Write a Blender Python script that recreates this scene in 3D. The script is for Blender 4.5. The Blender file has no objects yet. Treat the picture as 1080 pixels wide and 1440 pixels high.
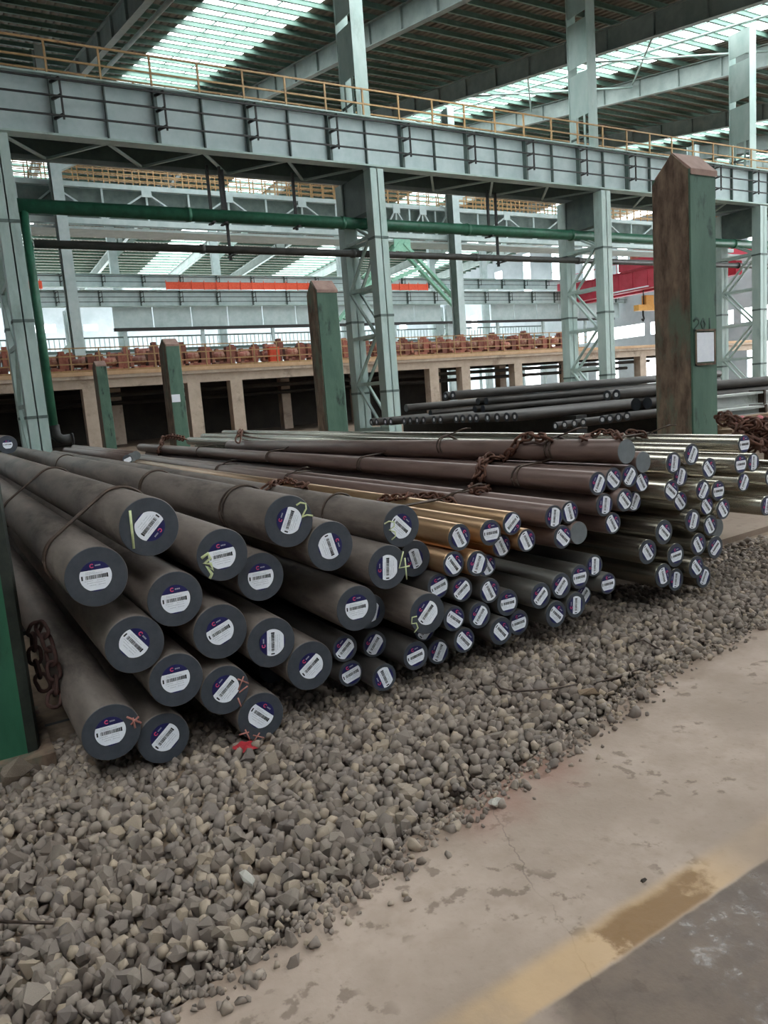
import bpy, bmesh, math, random
import numpy as np
from mathutils import Matrix, Vector
random.seed(7); RNG = np.random.default_rng(11)
C = bpy.context.scene.collection
SC = bpy.context.scene

# ------------------------------------------------------------------ camera
FPX, PITCH, ROLL, HEAD, EYE = 1070.0, math.radians(8.7), math.radians(4.4), math.radians(30.3), 1.5
FW = np.array([math.sin(HEAD)*math.cos(PITCH), math.cos(HEAD)*math.cos(PITCH), -math.sin(PITCH)])
_R0 = np.array([math.cos(HEAD), -math.sin(HEAD), 0.0]); _U0 = np.cross(_R0, FW)
RT = math.cos(ROLL)*_R0 - math.sin(ROLL)*_U0
UP = math.sin(ROLL)*_R0 + math.cos(ROLL)*_U0
EY = np.array([0, 0, EYE])
cam_d = bpy.data.cameras.new('camera'); cam = bpy.data.objects.new('camera', cam_d); C.objects.link(cam)
cam_d.sensor_width = 36; cam_d.lens = 36*FPX/1440; cam_d.clip_start = .05; cam_d.clip_end = 600
M = Matrix.Identity(4)
for i in range(3):
    M[i][0], M[i][1], M[i][2], M[i][3] = RT[i], UP[i], -FW[i], EY[i]
cam.matrix_world = M
SC.camera = cam
# ------------------------------------------------------------------ sky, exposure
w = bpy.data.worlds.new('overcast sky'); SC.world = w; w.use_nodes = True
bgn = w.node_tree.nodes['Background']
bgn.inputs[0].default_value = (.93, .98, 1.0, 1); bgn.inputs[1].default_value = 3.0
SC.view_settings.view_transform = 'Standard'; SC.view_settings.look = 'None'
SC.view_settings.gamma = 1; SC.view_settings.use_curve_mapping = False
SC.view_settings.exposure = 1.58
SC.cycles.use_denoising = True
SC.cycles.max_bounces = 8; SC.cycles.diffuse_bounces = 5; SC.cycles.transparent_max_bounces = 12
SC.cycles.sample_clamp_indirect = 8

# ------------------------------------------------------------------ geometry of the view
def ray(x, y): return FW*FPX + RT*(x-540) - UP*(y-720)
def onX(x, y, X): d = ray(x, y); return EY + d*(X/d[0])
def onY(x, y, Y): d = ray(x, y); return EY + d*(Y/d[1])
def onZ(x, y, Z): d = ray(x, y); return EY + d*((Z-EYE)/d[2])

# ------------------------------------------------------------------ helpers
class MB:
    def __init__(s): s.v = []; s.f = []; s.m = []; s.s = []
    def add(s, vs, fs, mi=0, sm=False):
        o = len(s.v); s.v += [tuple(map(float, p)) for p in vs]
        for f in fs: s.f.append([o+i for i in f]); s.m.append(mi); s.s.append(sm)
    def box(s, lo, hi, mi=0):
        x0, y0, z0 = lo; x1, y1, z1 = hi
        s.add([(x0,y0,z0),(x1,y0,z0),(x1,y1,z0),(x0,y1,z0),(x0,y0,z1),(x1,y0,z1),(x1,y1,z1),(x0,y1,z1)],
              [(0,3,2,1),(4,5,6,7),(0,1,5,4),(1,2,6,5),(2,3,7,6),(3,0,4,7)], mi)
    def bar(s, a, b, w, h, up=(0,0,1), mi=0):
        a = np.array(a, float); b = np.array(b, float); d = b-a; d /= np.linalg.norm(d)
        u = np.array(up, float); r = np.cross(d, u)
        if np.linalg.norm(r) < 1e-4: r = np.cross(d, (0,1,0))
        r /= np.linalg.norm(r); u = np.cross(r, d); r = r*w/2; u = u*h/2
        s.add([a-r-u,a+r-u,a+r+u,a-r+u,b-r-u,b+r-u,b+r+u,b-r+u],
              [(0,1,2,3),(7,6,5,4),(4,5,1,0),(5,6,2,1),(6,7,3,2),(7,4,0,3)], mi)
    def ibeam(s, a, b, w, h, tf, tw, up=(0,0,1), mi=0):
        a = np.array(a, float); b = np.array(b, float); d = (b-a)/np.linalg.norm(b-a)
        r = np.cross(d, up); r /= np.linalg.norm(r); u = np.cross(r, d)
        s.bar(a+u*(h-tf)/2, b+u*(h-tf)/2, w, tf, u, mi); s.bar(a-u*(h-tf)/2, b-u*(h-tf)/2, w, tf, u, mi)
        s.bar(a, b, tw, h-2*tf, u, mi)
    def tube(s, pts, r, n=8, mi=0, cap=True, closed=False):
        P = [np.array(p, float) for p in pts]; N = len(P); rings = []; t0 = None; prev = None
        for i in range(N):
            if closed: t = P[(i+1) % N]-P[i-1]
            else: t = P[min(i+1, N-1)]-P[max(i-1, 0)]
            t = t/(np.linalg.norm(t)+1e-9)
            if prev is None:
                a = np.cross(t, (0,0,1));
                if np.linalg.norm(a) < .1: a = np.cross(t, (1,0,0))
            else: a = prev - t*np.dot(prev, t)
            a = a/np.linalg.norm(a); prev = a; b = np.cross(t, a)
            rr = r[i] if hasattr(r, '__len__') else r
            rings.append([P[i]+rr*(a*math.cos(k*2*math.pi/n)+b*math.sin(k*2*math.pi/n)) for k in range(n)])
        vs = [p for R in rings for p in R]; fs = []
        for i in range(N if closed else N-1):
            j = (i+1) % N
            for k in range(n): fs.append((i*n+k, i*n+(k+1) % n, j*n+(k+1) % n, j*n+k))
        if cap and not closed: fs.append(tuple(range(n-1,-1,-1))); fs.append(tuple((N-1)*n+k for k in range(n)))
        s.add(vs, fs, mi, True)
    def lathe(s, prof, n=40, axis='y', mi=0, mis=None, cap=True):
        vs = []
        for (t, r) in prof:
            for k in range(n):
                c, q = r*math.cos(2*math.pi*k/n), r*math.sin(2*math.pi*k/n)
                vs.append((c, t, q) if axis == 'y' else ((c, q, t) if axis == 'z' else (t, c, q)))
        o = len(s.v); s.v += vs
        for i in range(len(prof)-1):
            for k in range(n):
                f = [o+i*n+k, o+i*n+(k+1) % n, o+(i+1)*n+(k+1) % n, o+(i+1)*n+k]
                if axis != 'y': f.reverse()
                s.f.append(f[::-1] if axis == 'y' else f[::-1]); s.m.append(mi); s.s.append(abs(prof[i][1]-prof[i+1][1]) < 1e-6)
        if cap:
            s.f.append([o+k for k in range(n)]); s.m.append(mi); s.s.append(False)
            s.f.append([o+(len(prof)-1)*n+k for k in range(n-1,-1,-1)]); s.m.append(mi); s.s.append(False)
    def poly(s, pts, d, axis, a, b, mi=0):
        # extrude a 2-D outline along an axis ('y': pts are (x,z))
        n = len(pts)
        def P(p, t): return (p[0], t, p[1]) if axis == 'y' else ((t, p[0], p[1]) if axis == 'x' else (p[0], p[1], t))
        vs = [P(p, a) for p in pts]+[P(p, b) for p in pts]
        s.add(vs, [tuple(range(n)), tuple(range(2*n-1, n-1, -1))]+[(i, n+i, n+(i+1) % n, (i+1) % n) for i in range(n)], mi)
    def mesh(s, name, mats):
        me = bpy.data.meshes.new(name); me.from_pydata(s.v, [], s.f)
        for m in (mats if isinstance(mats, (list, tuple)) else [mats]): me.materials.append(m)
        me.polygons.foreach_set('material_index', s.m); me.polygons.foreach_set('use_smooth', s.s)
        bm = bmesh.new(); bm.from_mesh(me); bmesh.ops.recalc_face_normals(bm, faces=bm.faces); bm.to_mesh(me); bm.free()
        me.update(); return me
    def build(s, name, mats, parent=None, loc=None):
        return put(name, s.mesh(name, mats), parent, loc)
def put(name, me, parent=None, loc=None, rot=None):
    o = bpy.data.objects.new(name, me); C.objects.link(o)
    if parent: o.parent = parent
    if loc is not None: o.location = tuple(map(float, loc))
    if rot is not None: o.rotation_euler = rot
    return o
def tag(o, label=None, cat=None, group=None, kind=None):
    if label: o['label'] = label
    if cat: o['category'] = cat
    if group: o['group'] = group
    if kind: o['kind'] = kind
    return o
def thing(name, label, cat, loc=(0,0,0), group=None):
    o = bpy.data.objects.new(name, None); C.objects.link(o); o.location = tuple(map(float, loc))
    o.empty_display_size = .2
    return tag(o, label, cat, group, 'thing')
class Sub:
    """builds parts in world coordinates under a thing standing at loc"""
    def __init__(s, root): s.r = root; s.o = np.array(root.location)
    def part(s, name, mb, mat, parent=None):
        o = mb.build(name, mat, parent or s.r)
        if parent is None: o.location = tuple(-s.o)
        return o
def box_part(S, name, lo, hi, mat): m = MB(); m.box(lo, hi); return S.part(name, m, mat)
def bar_part(S, name, a, b, w, h, mat, up=(0,0,1)): m = MB(); m.bar(a, b, w, h, up); return S.part(name, m, mat)

# ------------------------------------------------------------------ materials
def srgb(r, g, b):
    f = lambda c: (c/255/12.92) if c/255 <= .04045 else ((c/255+.055)/1.055)**2.4
    return (f(r), f(g), f(b), 1)
def nodes(name):
    m = bpy.data.materials.new(name); m.use_nodes = True; nt = m.node_tree
    return m, nt, nt.nodes['Principled BSDF'], lambda t: nt.nodes.new('ShaderNode'+t)
def mat(name, c1, c2=None, rough=.6, metal=0., scale=6., stretch=(1,1,1), bump=0., c3=None, s3=2., t3=(.55,.7), rvar=0., spec=.5, detail=6, rnd=0.):
    m, nt, bs, N = nodes(name); L = nt.links.new
    bs.inputs['Roughness'].default_value = rough; bs.inputs['Metallic'].default_value = metal
    bs.inputs['Specular IOR Level'].default_value = spec
    tc = N('TexCoord'); mp = N('Mapping'); mp.inputs['Scale'].default_value = stretch
    L(tc.outputs['Object'], mp.inputs['Vector'])
    nz = N('TexNoise'); nz.inputs['Scale'].default_value = scale; nz.inputs['Detail'].default_value = detail; nz.inputs['Roughness'].default_value = .65
    L(mp.outputs[0], nz.inputs['Vector'])
    rp = N('ValToRGB'); rp.color_ramp.elements[0].position = .35; rp.color_ramp.elements[1].position = .65
    rp.color_ramp.elements[0].color = c1; rp.color_ramp.elements[1].color = c2 or c1
    L(nz.outputs['Fac'], rp.inputs['Fac']); col = rp.outputs['Color']
    if c3:
        n3 = N('TexNoise'); n3.inputs['Scale'].default_value = s3; n3.inputs['Detail'].default_value = 8; n3.inputs['Roughness'].default_value = .7
        L(mp.outputs[0], n3.inputs['Vector'])
        mr = N('MapRange'); mr.inputs['From Min'].default_value = t3[0]; mr.inputs['From Max'].default_value = t3[1]
        L(n3.outputs['Fac'], mr.inputs['Value'])
        mx = N('Mix'); mx.data_type = 'RGBA'; L(mr.outputs[0], mx.inputs['Factor']); L(col, mx.inputs['A']); mx.inputs['B'].default_value = c3
        col = mx.outputs['Result']
    if rnd:
        oi = N('ObjectInfo'); hs = N('HueSaturation'); mr2 = N('MapRange')
        mr2.inputs['To Min'].default_value = 1-rnd; mr2.inputs['To Max'].default_value = 1+rnd
        L(oi.outputs['Random'], mr2.inputs['Value']); L(mr2.outputs[0], hs.inputs['Value']); L(col, hs.inputs['Color']); col = hs.outputs['Color']
    L(col, bs.inputs['Base Color'])
    if rvar:
        mr = N('MapRange'); mr.inputs['To Min'].default_value = rough-rvar; mr.inputs['To Max'].default_value = rough+rvar
        L(nz.outputs['Fac'], mr.inputs['Value']); L(mr.outputs[0], bs.inputs['Roughness'])
    if bump:
        bp = N('Bump'); bp.inputs['Strength'].default_value = bump; bp.inputs['Distance'].default_value = .01
        L(nz.outputs['Fac'], bp.inputs['Height']); L(bp.outputs[0], bs.inputs['Normal'])
    return m
steel = mat('pale green grey paint', srgb(150,172,166), srgb(172,188,182), .55, 0, 1.5, (1,1,.4), c3=srgb(118,132,124), s3=.9, t3=(.55,.8))
steel2 = mat('pale blue grey paint', srgb(165,182,182), srgb(185,198,198), .6, 0, 1.5)
steel_d = mat('dark grey green paint', srgb(72,88,84), srgb(92,106,100), .6, 0, 2)
roofsteel = mat('roof beam grey paint', srgb(118,130,126), srgb(140,150,146), .6, 0, 1)
deckm = mat('roof sheet underside', srgb(104,98,88), srgb(124,118,106), .7, 0, 1.2)
purl_g = mat('green purlin paint', srgb(88,116,104), srgb(104,132,120), .6, 0, 2)
purl_d = mat('dim green purlin paint', srgb(66,84,74), srgb(84,98,88), .6, 0, 2)
pipe_g = mat('green pipe paint', srgb(34,84,62), srgb(48,104,80), .45, 0, 3)
pipe_d = mat('dark pipe paint', srgb(52,52,50), srgb(70,68,64), .5, 0, 3)
black = mat('black iron', srgb(30,30,30), srgb(46,44,42), .6, .2, 8)
yellow = mat('yellow rail paint', srgb(160,124,80), srgb(178,144,100), .6, 0, 4, c3=srgb(128,94,66), s3=3)
rustred = mat('red brown machine paint', srgb(120,62,50), srgb(156,98,80), .7, 0, 3, c3=srgb(176,138,118), s3=2, t3=(.5,.65), rnd=.35)
orange = mat('orange net', srgb(214,74,44), srgb(226,92,60), .7)
cranered = mat('crane red paint', srgb(176,42,62), srgb(192,58,78), .5, 0, 1)
hookyel = mat('hook block yellow', srgb(210,150,60), srgb(224,168,80), .5)
conc_m = mat('mezzanine concrete', srgb(184,164,146), srgb(204,186,168), .85, 0, 1.5, bump=.2, c3=srgb(140,120,104), s3=.8)
wallm = mat('far wall sheet', srgb(156,166,170), srgb(174,182,186), .8, 0, .4)  # pale bluish tone also stands in for the distant haze
dark_in = mat('painted shade under deck', srgb(54,50,46), srgb(70,64,58), .9, 0, 1)  # dark tone puts the shade under the platform into the colour
postg = mat('worn green post paint', srgb(70,100,84), srgb(88,118,100), .6, 0, 5, (1,1,.35), .3, c3=srgb(38,54,46), s3=3.4, t3=(.56,.66))
postr = mat('rusted post face', srgb(76,58,48), srgb(136,114,96), .85, 0, 9, (1,1,.35), .8, c3=srgb(98,106,90), s3=2.6, t3=(.50,.62))
postcap = mat('pinkish primer cap', srgb(146,116,106), srgb(168,138,126), .8, 0, 6)
paper = mat('white paper', srgb(236,238,246), srgb(244,246,252), .6, 0, 30)
blue = mat('navy label print', srgb(18,20,76), srgb(26,28,94), .5)
ink = mat('black ink', srgb(26,26,32), None, .6)
greyink = mat('grey ink', srgb(176,178,186), None, .6)
pink = mat('pink logo print', srgb(206,62,110), None, .5)
chalk = mat('yellow green chalk', srgb(196,206,150), srgb(214,220,176), .9, 0, 60)
pinkchalk = mat('pink chalk', srgb(170,112,104), srgb(190,132,120), .9, 0, 60)
endm = mat('sawn steel end', srgb(58,63,71), srgb(70,74,81), .55, .1, 14, (1,1,1), c3=srgb(96,92,86), s3=9, t3=(.62,.85))
blank_m = mat('bare sawn end', srgb(104,109,112), srgb(118,123,126), .5, .2, 12)
B_MATS = {
 'thick': mat('mill scale dusty', srgb(96,86,80), srgb(124,112,104), .55, .15, 7, (1,.25,1), .35, c3=srgb(70,62,57), s3=5, t3=(.5,.7), rvar=.1),
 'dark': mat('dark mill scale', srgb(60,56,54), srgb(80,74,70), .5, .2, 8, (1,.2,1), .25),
 'grey': mat('grey peeled steel', srgb(82,79,75), srgb(104,100,94), .42, .35, 8, (1,.15,1), .2),
 'brown': mat('brown mill scale', srgb(104,84,78), srgb(132,110,102), .40, .3, 6, (1,.12,1), .3, c3=srgb(84,66,60), s3=4, t3=(.5,.7)),
 'gold': mat('peeled steel with rust bloom', srgb(166,132,100), srgb(192,164,132), .33, .8, 5, (1,.12,1), .15, c3=srgb(160,104,62), s3=2.2, t3=(.48,.64)),
 'bright': mat('bright turned steel', srgb(166,160,147), srgb(194,188,174), .27, .92, 6, (1,.1,1), .1, c3=srgb(176,128,78), s3=1.1, t3=(.56,.72)),
 'darkshine': mat('dark turned steel', srgb(104,98,88), srgb(130,124,112), .26, .85, 6, (1,.1,1), .12),
}
chain_m = mat('rusty chain iron', srgb(82,54,44), srgb(116,78,62), .75, .2, 20, bump=.4)
wire_m = mat('tie wire', srgb(66,54,48), srgb(92,76,66), .5, .5, 20)
# ------------------------------------------------------------------ floor: concrete lane with stripe and wet patch
EDGE = [(-8,1.6),(-1,1.75),(.38,1.84),(.94,1.97),(1.63,2.16),(2.36,2.33),(3.0,2.52),(4.17,2.68),(6,2.95),(10,3.4),(25,4.5)]
def edge_y(x): return np.interp(x, [e[0] for e in EDGE], [e[1] for e in EDGE])
def concrete():
    m, nt, bs, N = nodes('dusty concrete'); L = nt.links.new
    tc = N('TexCoord'); sx = N('SeparateXYZ'); L(tc.outputs['Object'], sx.inputs[0])
    def math_(op, a, b=None, c=None):
        n = N('Math'); n.operation = op
        for i, q in enumerate((a, b, c)):
            if q is None: continue
            if isinstance(q, (int, float)): n.inputs[i].default_value = q
            else: L(q, n.inputs[i])
        return n.outputs[0]
    def noise(sc, det=6, rough=.6):
        n = N('TexNoise'); n.inputs['Scale'].default_value = sc; n.inputs['Detail'].default_value = det; n.inputs['Roughness'].default_value = rough
        L(tc.outputs['Object'], n.inputs['Vector']); return n.outputs['Fac']
    def sm(v, a, b):
        n = N('MapRange'); n.interpolation_type = 'SMOOTHSTEP'; n.inputs['From Min'].default_value = a; n.inputs['From Max'].default_value = b
        L(v, n.inputs['Value']); return n.outputs[0]
    def mix(f, a, b):
        n = N('Mix'); n.data_type = 'RGBA'
        if isinstance(f, float): n.inputs['Factor'].default_value = f
        else: L(f, n.inputs['Factor'])
        for k, q in (('A', a), ('B', b)):
            if isinstance(q, tuple): n.inputs[k].default_value = q
            else: L(q, n.inputs[k])
        return n.outputs['Result']
    X, Y = sx.outputs['X'], sx.outputs['Y']
    n1, n2, n3, n4 = noise(1.3), noise(7, 8), noise(40, 4), noise(3.2, 6, .55)
    col = mix(sm(n1, .35, .68), srgb(152,133,119), srgb(178,158,144))
    col = mix(math_('MULTIPLY', sm(n2, .45, .75), .5), col, srgb(146,126,110))
    col = mix(math_('MULTIPLY', sm(n3, .55, .75), .25), col, srgb(120,104,92))
    # dark drops and scuffs
    drop = math_('MULTIPLY', sm(noise(13, 4, .55), .56, .64), sm(noise(2.6, 2, .5), .47, .56))
    col = mix(math_('MULTIPLY', drop, .6), col, srgb(100,84,72))
    # earth trodden over the slab beside the gravel
    ed = math_('SUBTRACT', math_('ADD', math_('MULTIPLY', X, .215), 1.80), Y)         # distance from the slab's edge
    ed2 = math_('ADD', ed, math_('MULTIPLY', math_('SUBTRACT', n4, .5), .55))
    col = mix(math_('MULTIPLY', math_('SUBTRACT', 1.0, sm(ed2, -.05, .16)), .75), col, srgb(126,106,90))
    red = math_('MULTIPLY', sm(math_('SUBTRACT', .42, math_('ABSOLUTE', math_('SUBTRACT', X, 1.72))), 0, .25), math_('SUBTRACT', 1.0, sm(ed2, .05, .30)))
    col = mix(math_('MULTIPLY', red, .55), col, srgb(138,96,82))
    # crack
    ck = math_('ABSOLUTE', math_('SUBTRACT', math_('ADD', math_('SUBTRACT', X, 1.34), math_('MULTIPLY', math_('SUBTRACT', noise(2.4, 8), .5), .22)), math_('MULTIPLY', math_('SUBTRACT', Y, 1.5), .42)))
    col = mix(math_('MULTIPLY', math_('SUBTRACT', 1.0, sm(ck, .001, .004)), math_('MULTIPLY', sm(n4, .40, .56), .45)), col, srgb(92,80,70))
    # yellow stripe, worn; wet part darker ochre
    wob = math_('MULTIPLY', math_('SUBTRACT', n2, .5), .02)
    Yw = math_('ADD', math_('ADD', Y, wob), math_('MULTIPLY', math_('SUBTRACT', X, 1.2), -.035))
    st = math_('MULTIPLY', sm(Yw, 1.262, 1.285), math_('SUBTRACT', 1.0, sm(Yw, 1.37, 1.43)))
    wetn = math_('MULTIPLY', math_('SUBTRACT', noise(5.5, 8, .6), .5), .42)
    lane_wet = math_('MULTIPLY', math_('SUBTRACT', 1.0, sm(math_('ADD', Yw, math_('MULTIPLY', wetn, .04)), 1.262, 1.275)), sm(math_('ADD', math_('SUBTRACT', X, math_('MULTIPLY', math_('SUBTRACT', 1.28, Y), -.25)), math_('MULTIPLY', wetn, .4)), 1.06, 1.16))
    st_wet = math_('MULTIPLY', sm(math_('ADD', X, wetn), 1.36, 1.40), math_('MULTIPLY', math_('SUBTRACT', 1.0, sm(math_('ADD', X, wetn), 1.76, 1.82)), math_('SUBTRACT', 1.0, sm(math_('ADD', Yw, math_('MULTIPLY', wetn, .25)), 1.37, 1.41))))
    wet = math_('MAXIMUM', lane_wet, math_('MULTIPLY', st_wet, sm(Yw, 1.25, 1.27)))
    col = mix(math_('MULTIPLY', math_('MULTIPLY', st, .55), math_('MULTIPLY', sm(n1, .2, .5), math_('SUBTRACT', 1.0, math_('MULTIPLY', sm(X, 1.75, 2.05), .75)))), col, srgb(204,166,116))
    col = mix(math_('MULTIPLY', math_('MULTIPLY', st, st_wet), .9), col, srgb(122,88,46))
    col = mix(math_('MULTIPLY', lane_wet, .85), col, mix(sm(n2, .35, .65), srgb(72,56,45), srgb(98,80,66)))
    L(col, bs.inputs['Base Color'])
    ro = N('MapRange'); ro.inputs['To Min'].default_value = .88; ro.inputs['To Max'].default_value = .6
    L(wet, ro.inputs['Value']); L(ro.outputs[0], bs.inputs['Roughness'])
    pud = sm(math_('MULTIPLY', lane_wet, math_('MULTIPLY', noise(16, 8, .75), sm(math_('ADD', X, noise(3)), 1.75, 2.0))), .50, .62)
    ro2 = math_('SUBTRACT', ro.outputs[0], math_('MULTIPLY', pud, .42)); L(ro2, bs.inputs['Roughness'])
    bp = N('Bump'); bp.inputs['Strength'].default_value = .35; bp.inputs['Distance'].default_value = .012
    L(math_('ADD', n2, math_('MULTIPLY', n3, .4)), bp.inputs['Height']); L(bp.outputs[0], bs.inputs['Normal'])
    return m
conc = concrete()
dirt = mat('brown dirt', srgb(96,80,66), srgb(132,112,94), .95, 0, 4, bump=.8, c3=srgb(150,130,112), s3=1.4, t3=(.55,.68))
m = MB(); xs = np.linspace(-8, 25, 420)
nz = np.cumsum(RNG.normal(0, .012, 420)); nz -= np.convolve(nz, np.ones(40)/40, 'same')
top = [(x, float(edge_y(x)+np.clip(n, -.07, .07))) for x, n in zip(xs, nz)]
m.poly([(-8,-12),(25,-12)]+top[::-1], 2, 'z', -.25, 0)
tag(m.build('floor', conc), 'dusty concrete lane with a worn yellow stripe and a wet patch', kind='structure')
m = MB(); m.box((-30,-22,-.6), (92,108,-.13)); tag(m.build('ground', dirt), 'brown dirt ground under and behind the steel stacks', kind='structure')
m = MB(); m.poly([(5.9,4.3),(14,4.9),(14,5.6),(6.0,5.0)], 2, 'z', -.2, -.03)
tag(m.build('pavement', conc), 'light strip of concrete beyond the right end of the pile', kind='structure')

# ------------------------------------------------------------------ gravel: 300 nearest stones single, the rest one mass
def rock_mat(name, isl):
    mm, nt, bs, N = nodes(name); L = nt.links.new
    bs.inputs['Roughness'].default_value = .9
    src = N('NewGeometry').outputs['Random Per Island'] if isl else N('ObjectInfo').outputs['Random']
    r = N('ValToRGB'); e = r.color_ramp.elements
    e[0].position = 0; e[0].color = srgb(122,107,96); e[1].position = 1; e[1].color = srgb(178,162,148)
    for p, c in ((.25, srgb(148,133,122)), (.5, srgb(160,145,132)), (.72, srgb(137,124,116)), (.88, srgb(184,164,142))):
        k = e.new(p); k.color = c
    L(src, r.inputs['Fac'])
    tc = N('TexCoord'); n = N('TexNoise'); n.inputs['Scale'].default_value = 28 if isl else 30; n.inputs['Detail'].default_value = 6
    L(tc.outputs['Object'], n.inputs['Vector'])
    mr = N('MapRange'); mr.inputs['To Min'].default_value = .52; mr.inputs['To Max'].default_value = 1.06; L(n.outputs['Fac'], mr.inputs['Value'])
    hs = N('HueSaturation'); L(r.outputs[0], hs.inputs['Color']); L(mr.outputs[0], hs.inputs['Value']); L(hs.outputs[0], bs.inputs['Base Color'])
    bp = N('Bump'); bp.inputs['Strength'].default_value = .5; bp.inputs['Distance'].default_value = .01; L(n.outputs['Fac'], bp.inputs['Height']); L(bp.outputs[0], bs.inputs['Normal'])
    return mm
rock1, rockN = rock_mat('crushed stone', False), rock_mat('crushed stone mass', True)
TPL = []
for k in range(24):
    bm = bmesh.new()
    for _ in range(15):
        v = RNG.normal(size=3); v /= np.linalg.norm(v); v *= RNG.uniform(.82, 1.0)*np.array((1.15, .95, .78)); bm.verts.new(v)
    r = bmesh.ops.convex_hull(bm, input=bm.verts); bmesh.ops.delete(bm, geom=[g for g in r['geom_interior'] if isinstance(g, bmesh.types.BMVert)], context='VERTS')
    bmesh.ops.bevel(bm, geom=list(bm.edges), offset=.07, segments=1, affect='EDGES', profile=.5) if k >= 100 else None
    bmesh.ops.triangulate(bm, faces=bm.faces); bm.verts.index_update()
    me = bpy.data.meshes.new('stone'); bm.to_mesh(me); bm.free(); me.materials.append(rock1)
    V = np.empty(len(me.vertices)*3); me.vertices.foreach_get('co', V); F = np.empty(len(me.polygons)*3, int); me.polygons.foreach_get('vertices', F)
    TPL.append((me, V.reshape(-1, 3), F.reshape(-1, 3)))
def rotm(a, b, c):
    ca, sa, cb, sb, cc, sc = math.cos(a), math.sin(a), math.cos(b), math.sin(b), math.cos(c), math.sin(c)
    return np.array([[ca,-sa,0],[sa,ca,0],[0,0,1]]) @ np.array([[cb,0,sb],[0,1,0],[-sb,0,cb]]) @ np.array([[1,0,0],[0,cc,-sc],[0,sc,cc]])
ST = []
g = .042
for x in np.arange(-.5, 7.2, g):
    e = float(edge_y(x)); y1 = 3.95 if x < 5 else 4.25
    for y in np.arange(e-.11, y1, g):
        px, py = x+RNG.uniform(-.5, .5)*g, y+RNG.uniform(-.5, .5)*g
        d = py-e-.05*math.sin(px*5)
        if d < 0 and RNG.random() < .62: continue
        if d < .05 and RNG.random() < .25: continue
        s = RNG.uniform(.020, .039)*(1.0 if d > .1 else .8)
        if RNG.random() < .10: s *= 1.4
        base = -.004-.045*min(1, max(0, d/.35)) - .02*min(1, max(0, (d-.5)/.6))
        z = base+RNG.uniform(-.012, .018)+(0 if d > 0 else s*.5)
        if py > 3.3: z -= .02
        ST.append((px, py, z, s, RNG.integers(24), *RNG.uniform(0, 6.28, 3)))
for x in np.arange(-.5, 6.2, .05):                  # under layer that closes the gaps
    e = float(edge_y(x))
    for y in np.arange(e-.02, 4.0, .05):
        ST.append((x+RNG.uniform(-.02,.02), y+RNG.uniform(-.02,.02), -.062-.02*min(1, max(0, (y-e-.5)/.6)), RNG.uniform(.022,.032), RNG.integers(24), *RNG.uniform(0, 6.28, 3)))
for _ in range(2600):                                # crumbs trodden over the slab's edge
    x = RNG.uniform(-.4, 5.5); dd = RNG.normal(.0, .055)
    ST.append((x, float(edge_y(x))+dd, .004 if dd < 0 else -.02*RNG.random(), RNG.uniform(.005,.017), RNG.integers(24), *RNG.uniform(0, 6.28, 3)))
ST = np.array(ST)
d = ST[:, :3]-EY; zc = d@FW; ix = 540+FPX*(d@RT)/zc; iy = 720-FPX*(d@UP)/zc
size = ST[:, 3]/zc*((ix > 5) & (ix < 1075) & (iy < 1435) & (iy > 1000))
big = np.argsort(-size)[:300]; isb = np.zeros(len(ST), bool); isb[big] = True
gb = thing('gravel_bed', 'strip of loose grey crushed stone between the concrete lane and steel pile', None); gb['kind'] = 'structure'
m = MB(); m.poly([(-.8,1.6),(.4,1.7),(2.4,2.2),(4.2,2.55),(7.2,2.95),(7.2,4.4),(-.8,4.2)], 2, 'z', -.14, -.085); m.build('gravel_base', dirt, gb)
for r in ST[isb]:
    o = put('stone', TPL[int(r[4])][0], gb, r[:3], tuple(r[5:8])); o.scale = (r[3],)*3
vs, fs, off = [], [], 0
for r in ST[~isb]:
    _, V, F = TPL[int(r[4])]
    vs.append((V*r[3])@rotm(*r[5:8]).T+r[:3]); fs.append(F+off); off += len(V)
vs = np.concatenate(vs); fs = np.concatenate(fs)
me = bpy.data.meshes.new('small_stones'); me.vertices.add(len(vs)); me.vertices.foreach_set('co', vs.ravel())
me.loops.add(fs.size); me.loops.foreach_set('vertex_index', fs.ravel()); me.polygons.add(len(fs)); me.polygons.foreach_set('loop_start', np.arange(0, fs.size, 3))
me.update(calc_edges=True); me.materials.append(rockN)
tag(put('small_stones', me, gb), kind='stuff')

# ------------------------------------------------------------------ roof
YK = 60.0                                   # ridge
def zr(y): return 19.6+.165*(min(y, YK)-26)-.05*max(0, y-YK)     # underside of the roof sheets
Y0R, Y1R = -14.0, 128.0
HALVES = [(Y0R, YK, [(-5.8,-1.2), (15.0,20.4), (37.4,43.2), (62.,67.5), (80.,85.)]), (YK, Y1R, [(-10.,-4.), (8.,13.6), (30.,36.5), (52.,58.), (74.,80.)])]
ceil = thing('ceiling', 'sloping corrugated roof with long translucent skylight strips', None); ceil['kind'] = 'structure'
def pane_mat():
    mm, nt, bs, N = nodes('skylight sheet'); L = nt.links.new
    tr = N('BsdfTransparent'); tr.inputs[0].default_value = (.96,.98,.98,1); tl = N('BsdfTranslucent'); tl.inputs[0].default_value = (.85,.9,.9,1)
    mx = N('MixShader'); mx.inputs[0].default_value = .25; L(tr.outputs[0], mx.inputs[1]); L(tl.outputs[0], mx.inputs[2]); L(mx.outputs[0], nt.nodes['Material Output'].inputs['Surface'])
    return mm
pane = pane_mat()
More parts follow.
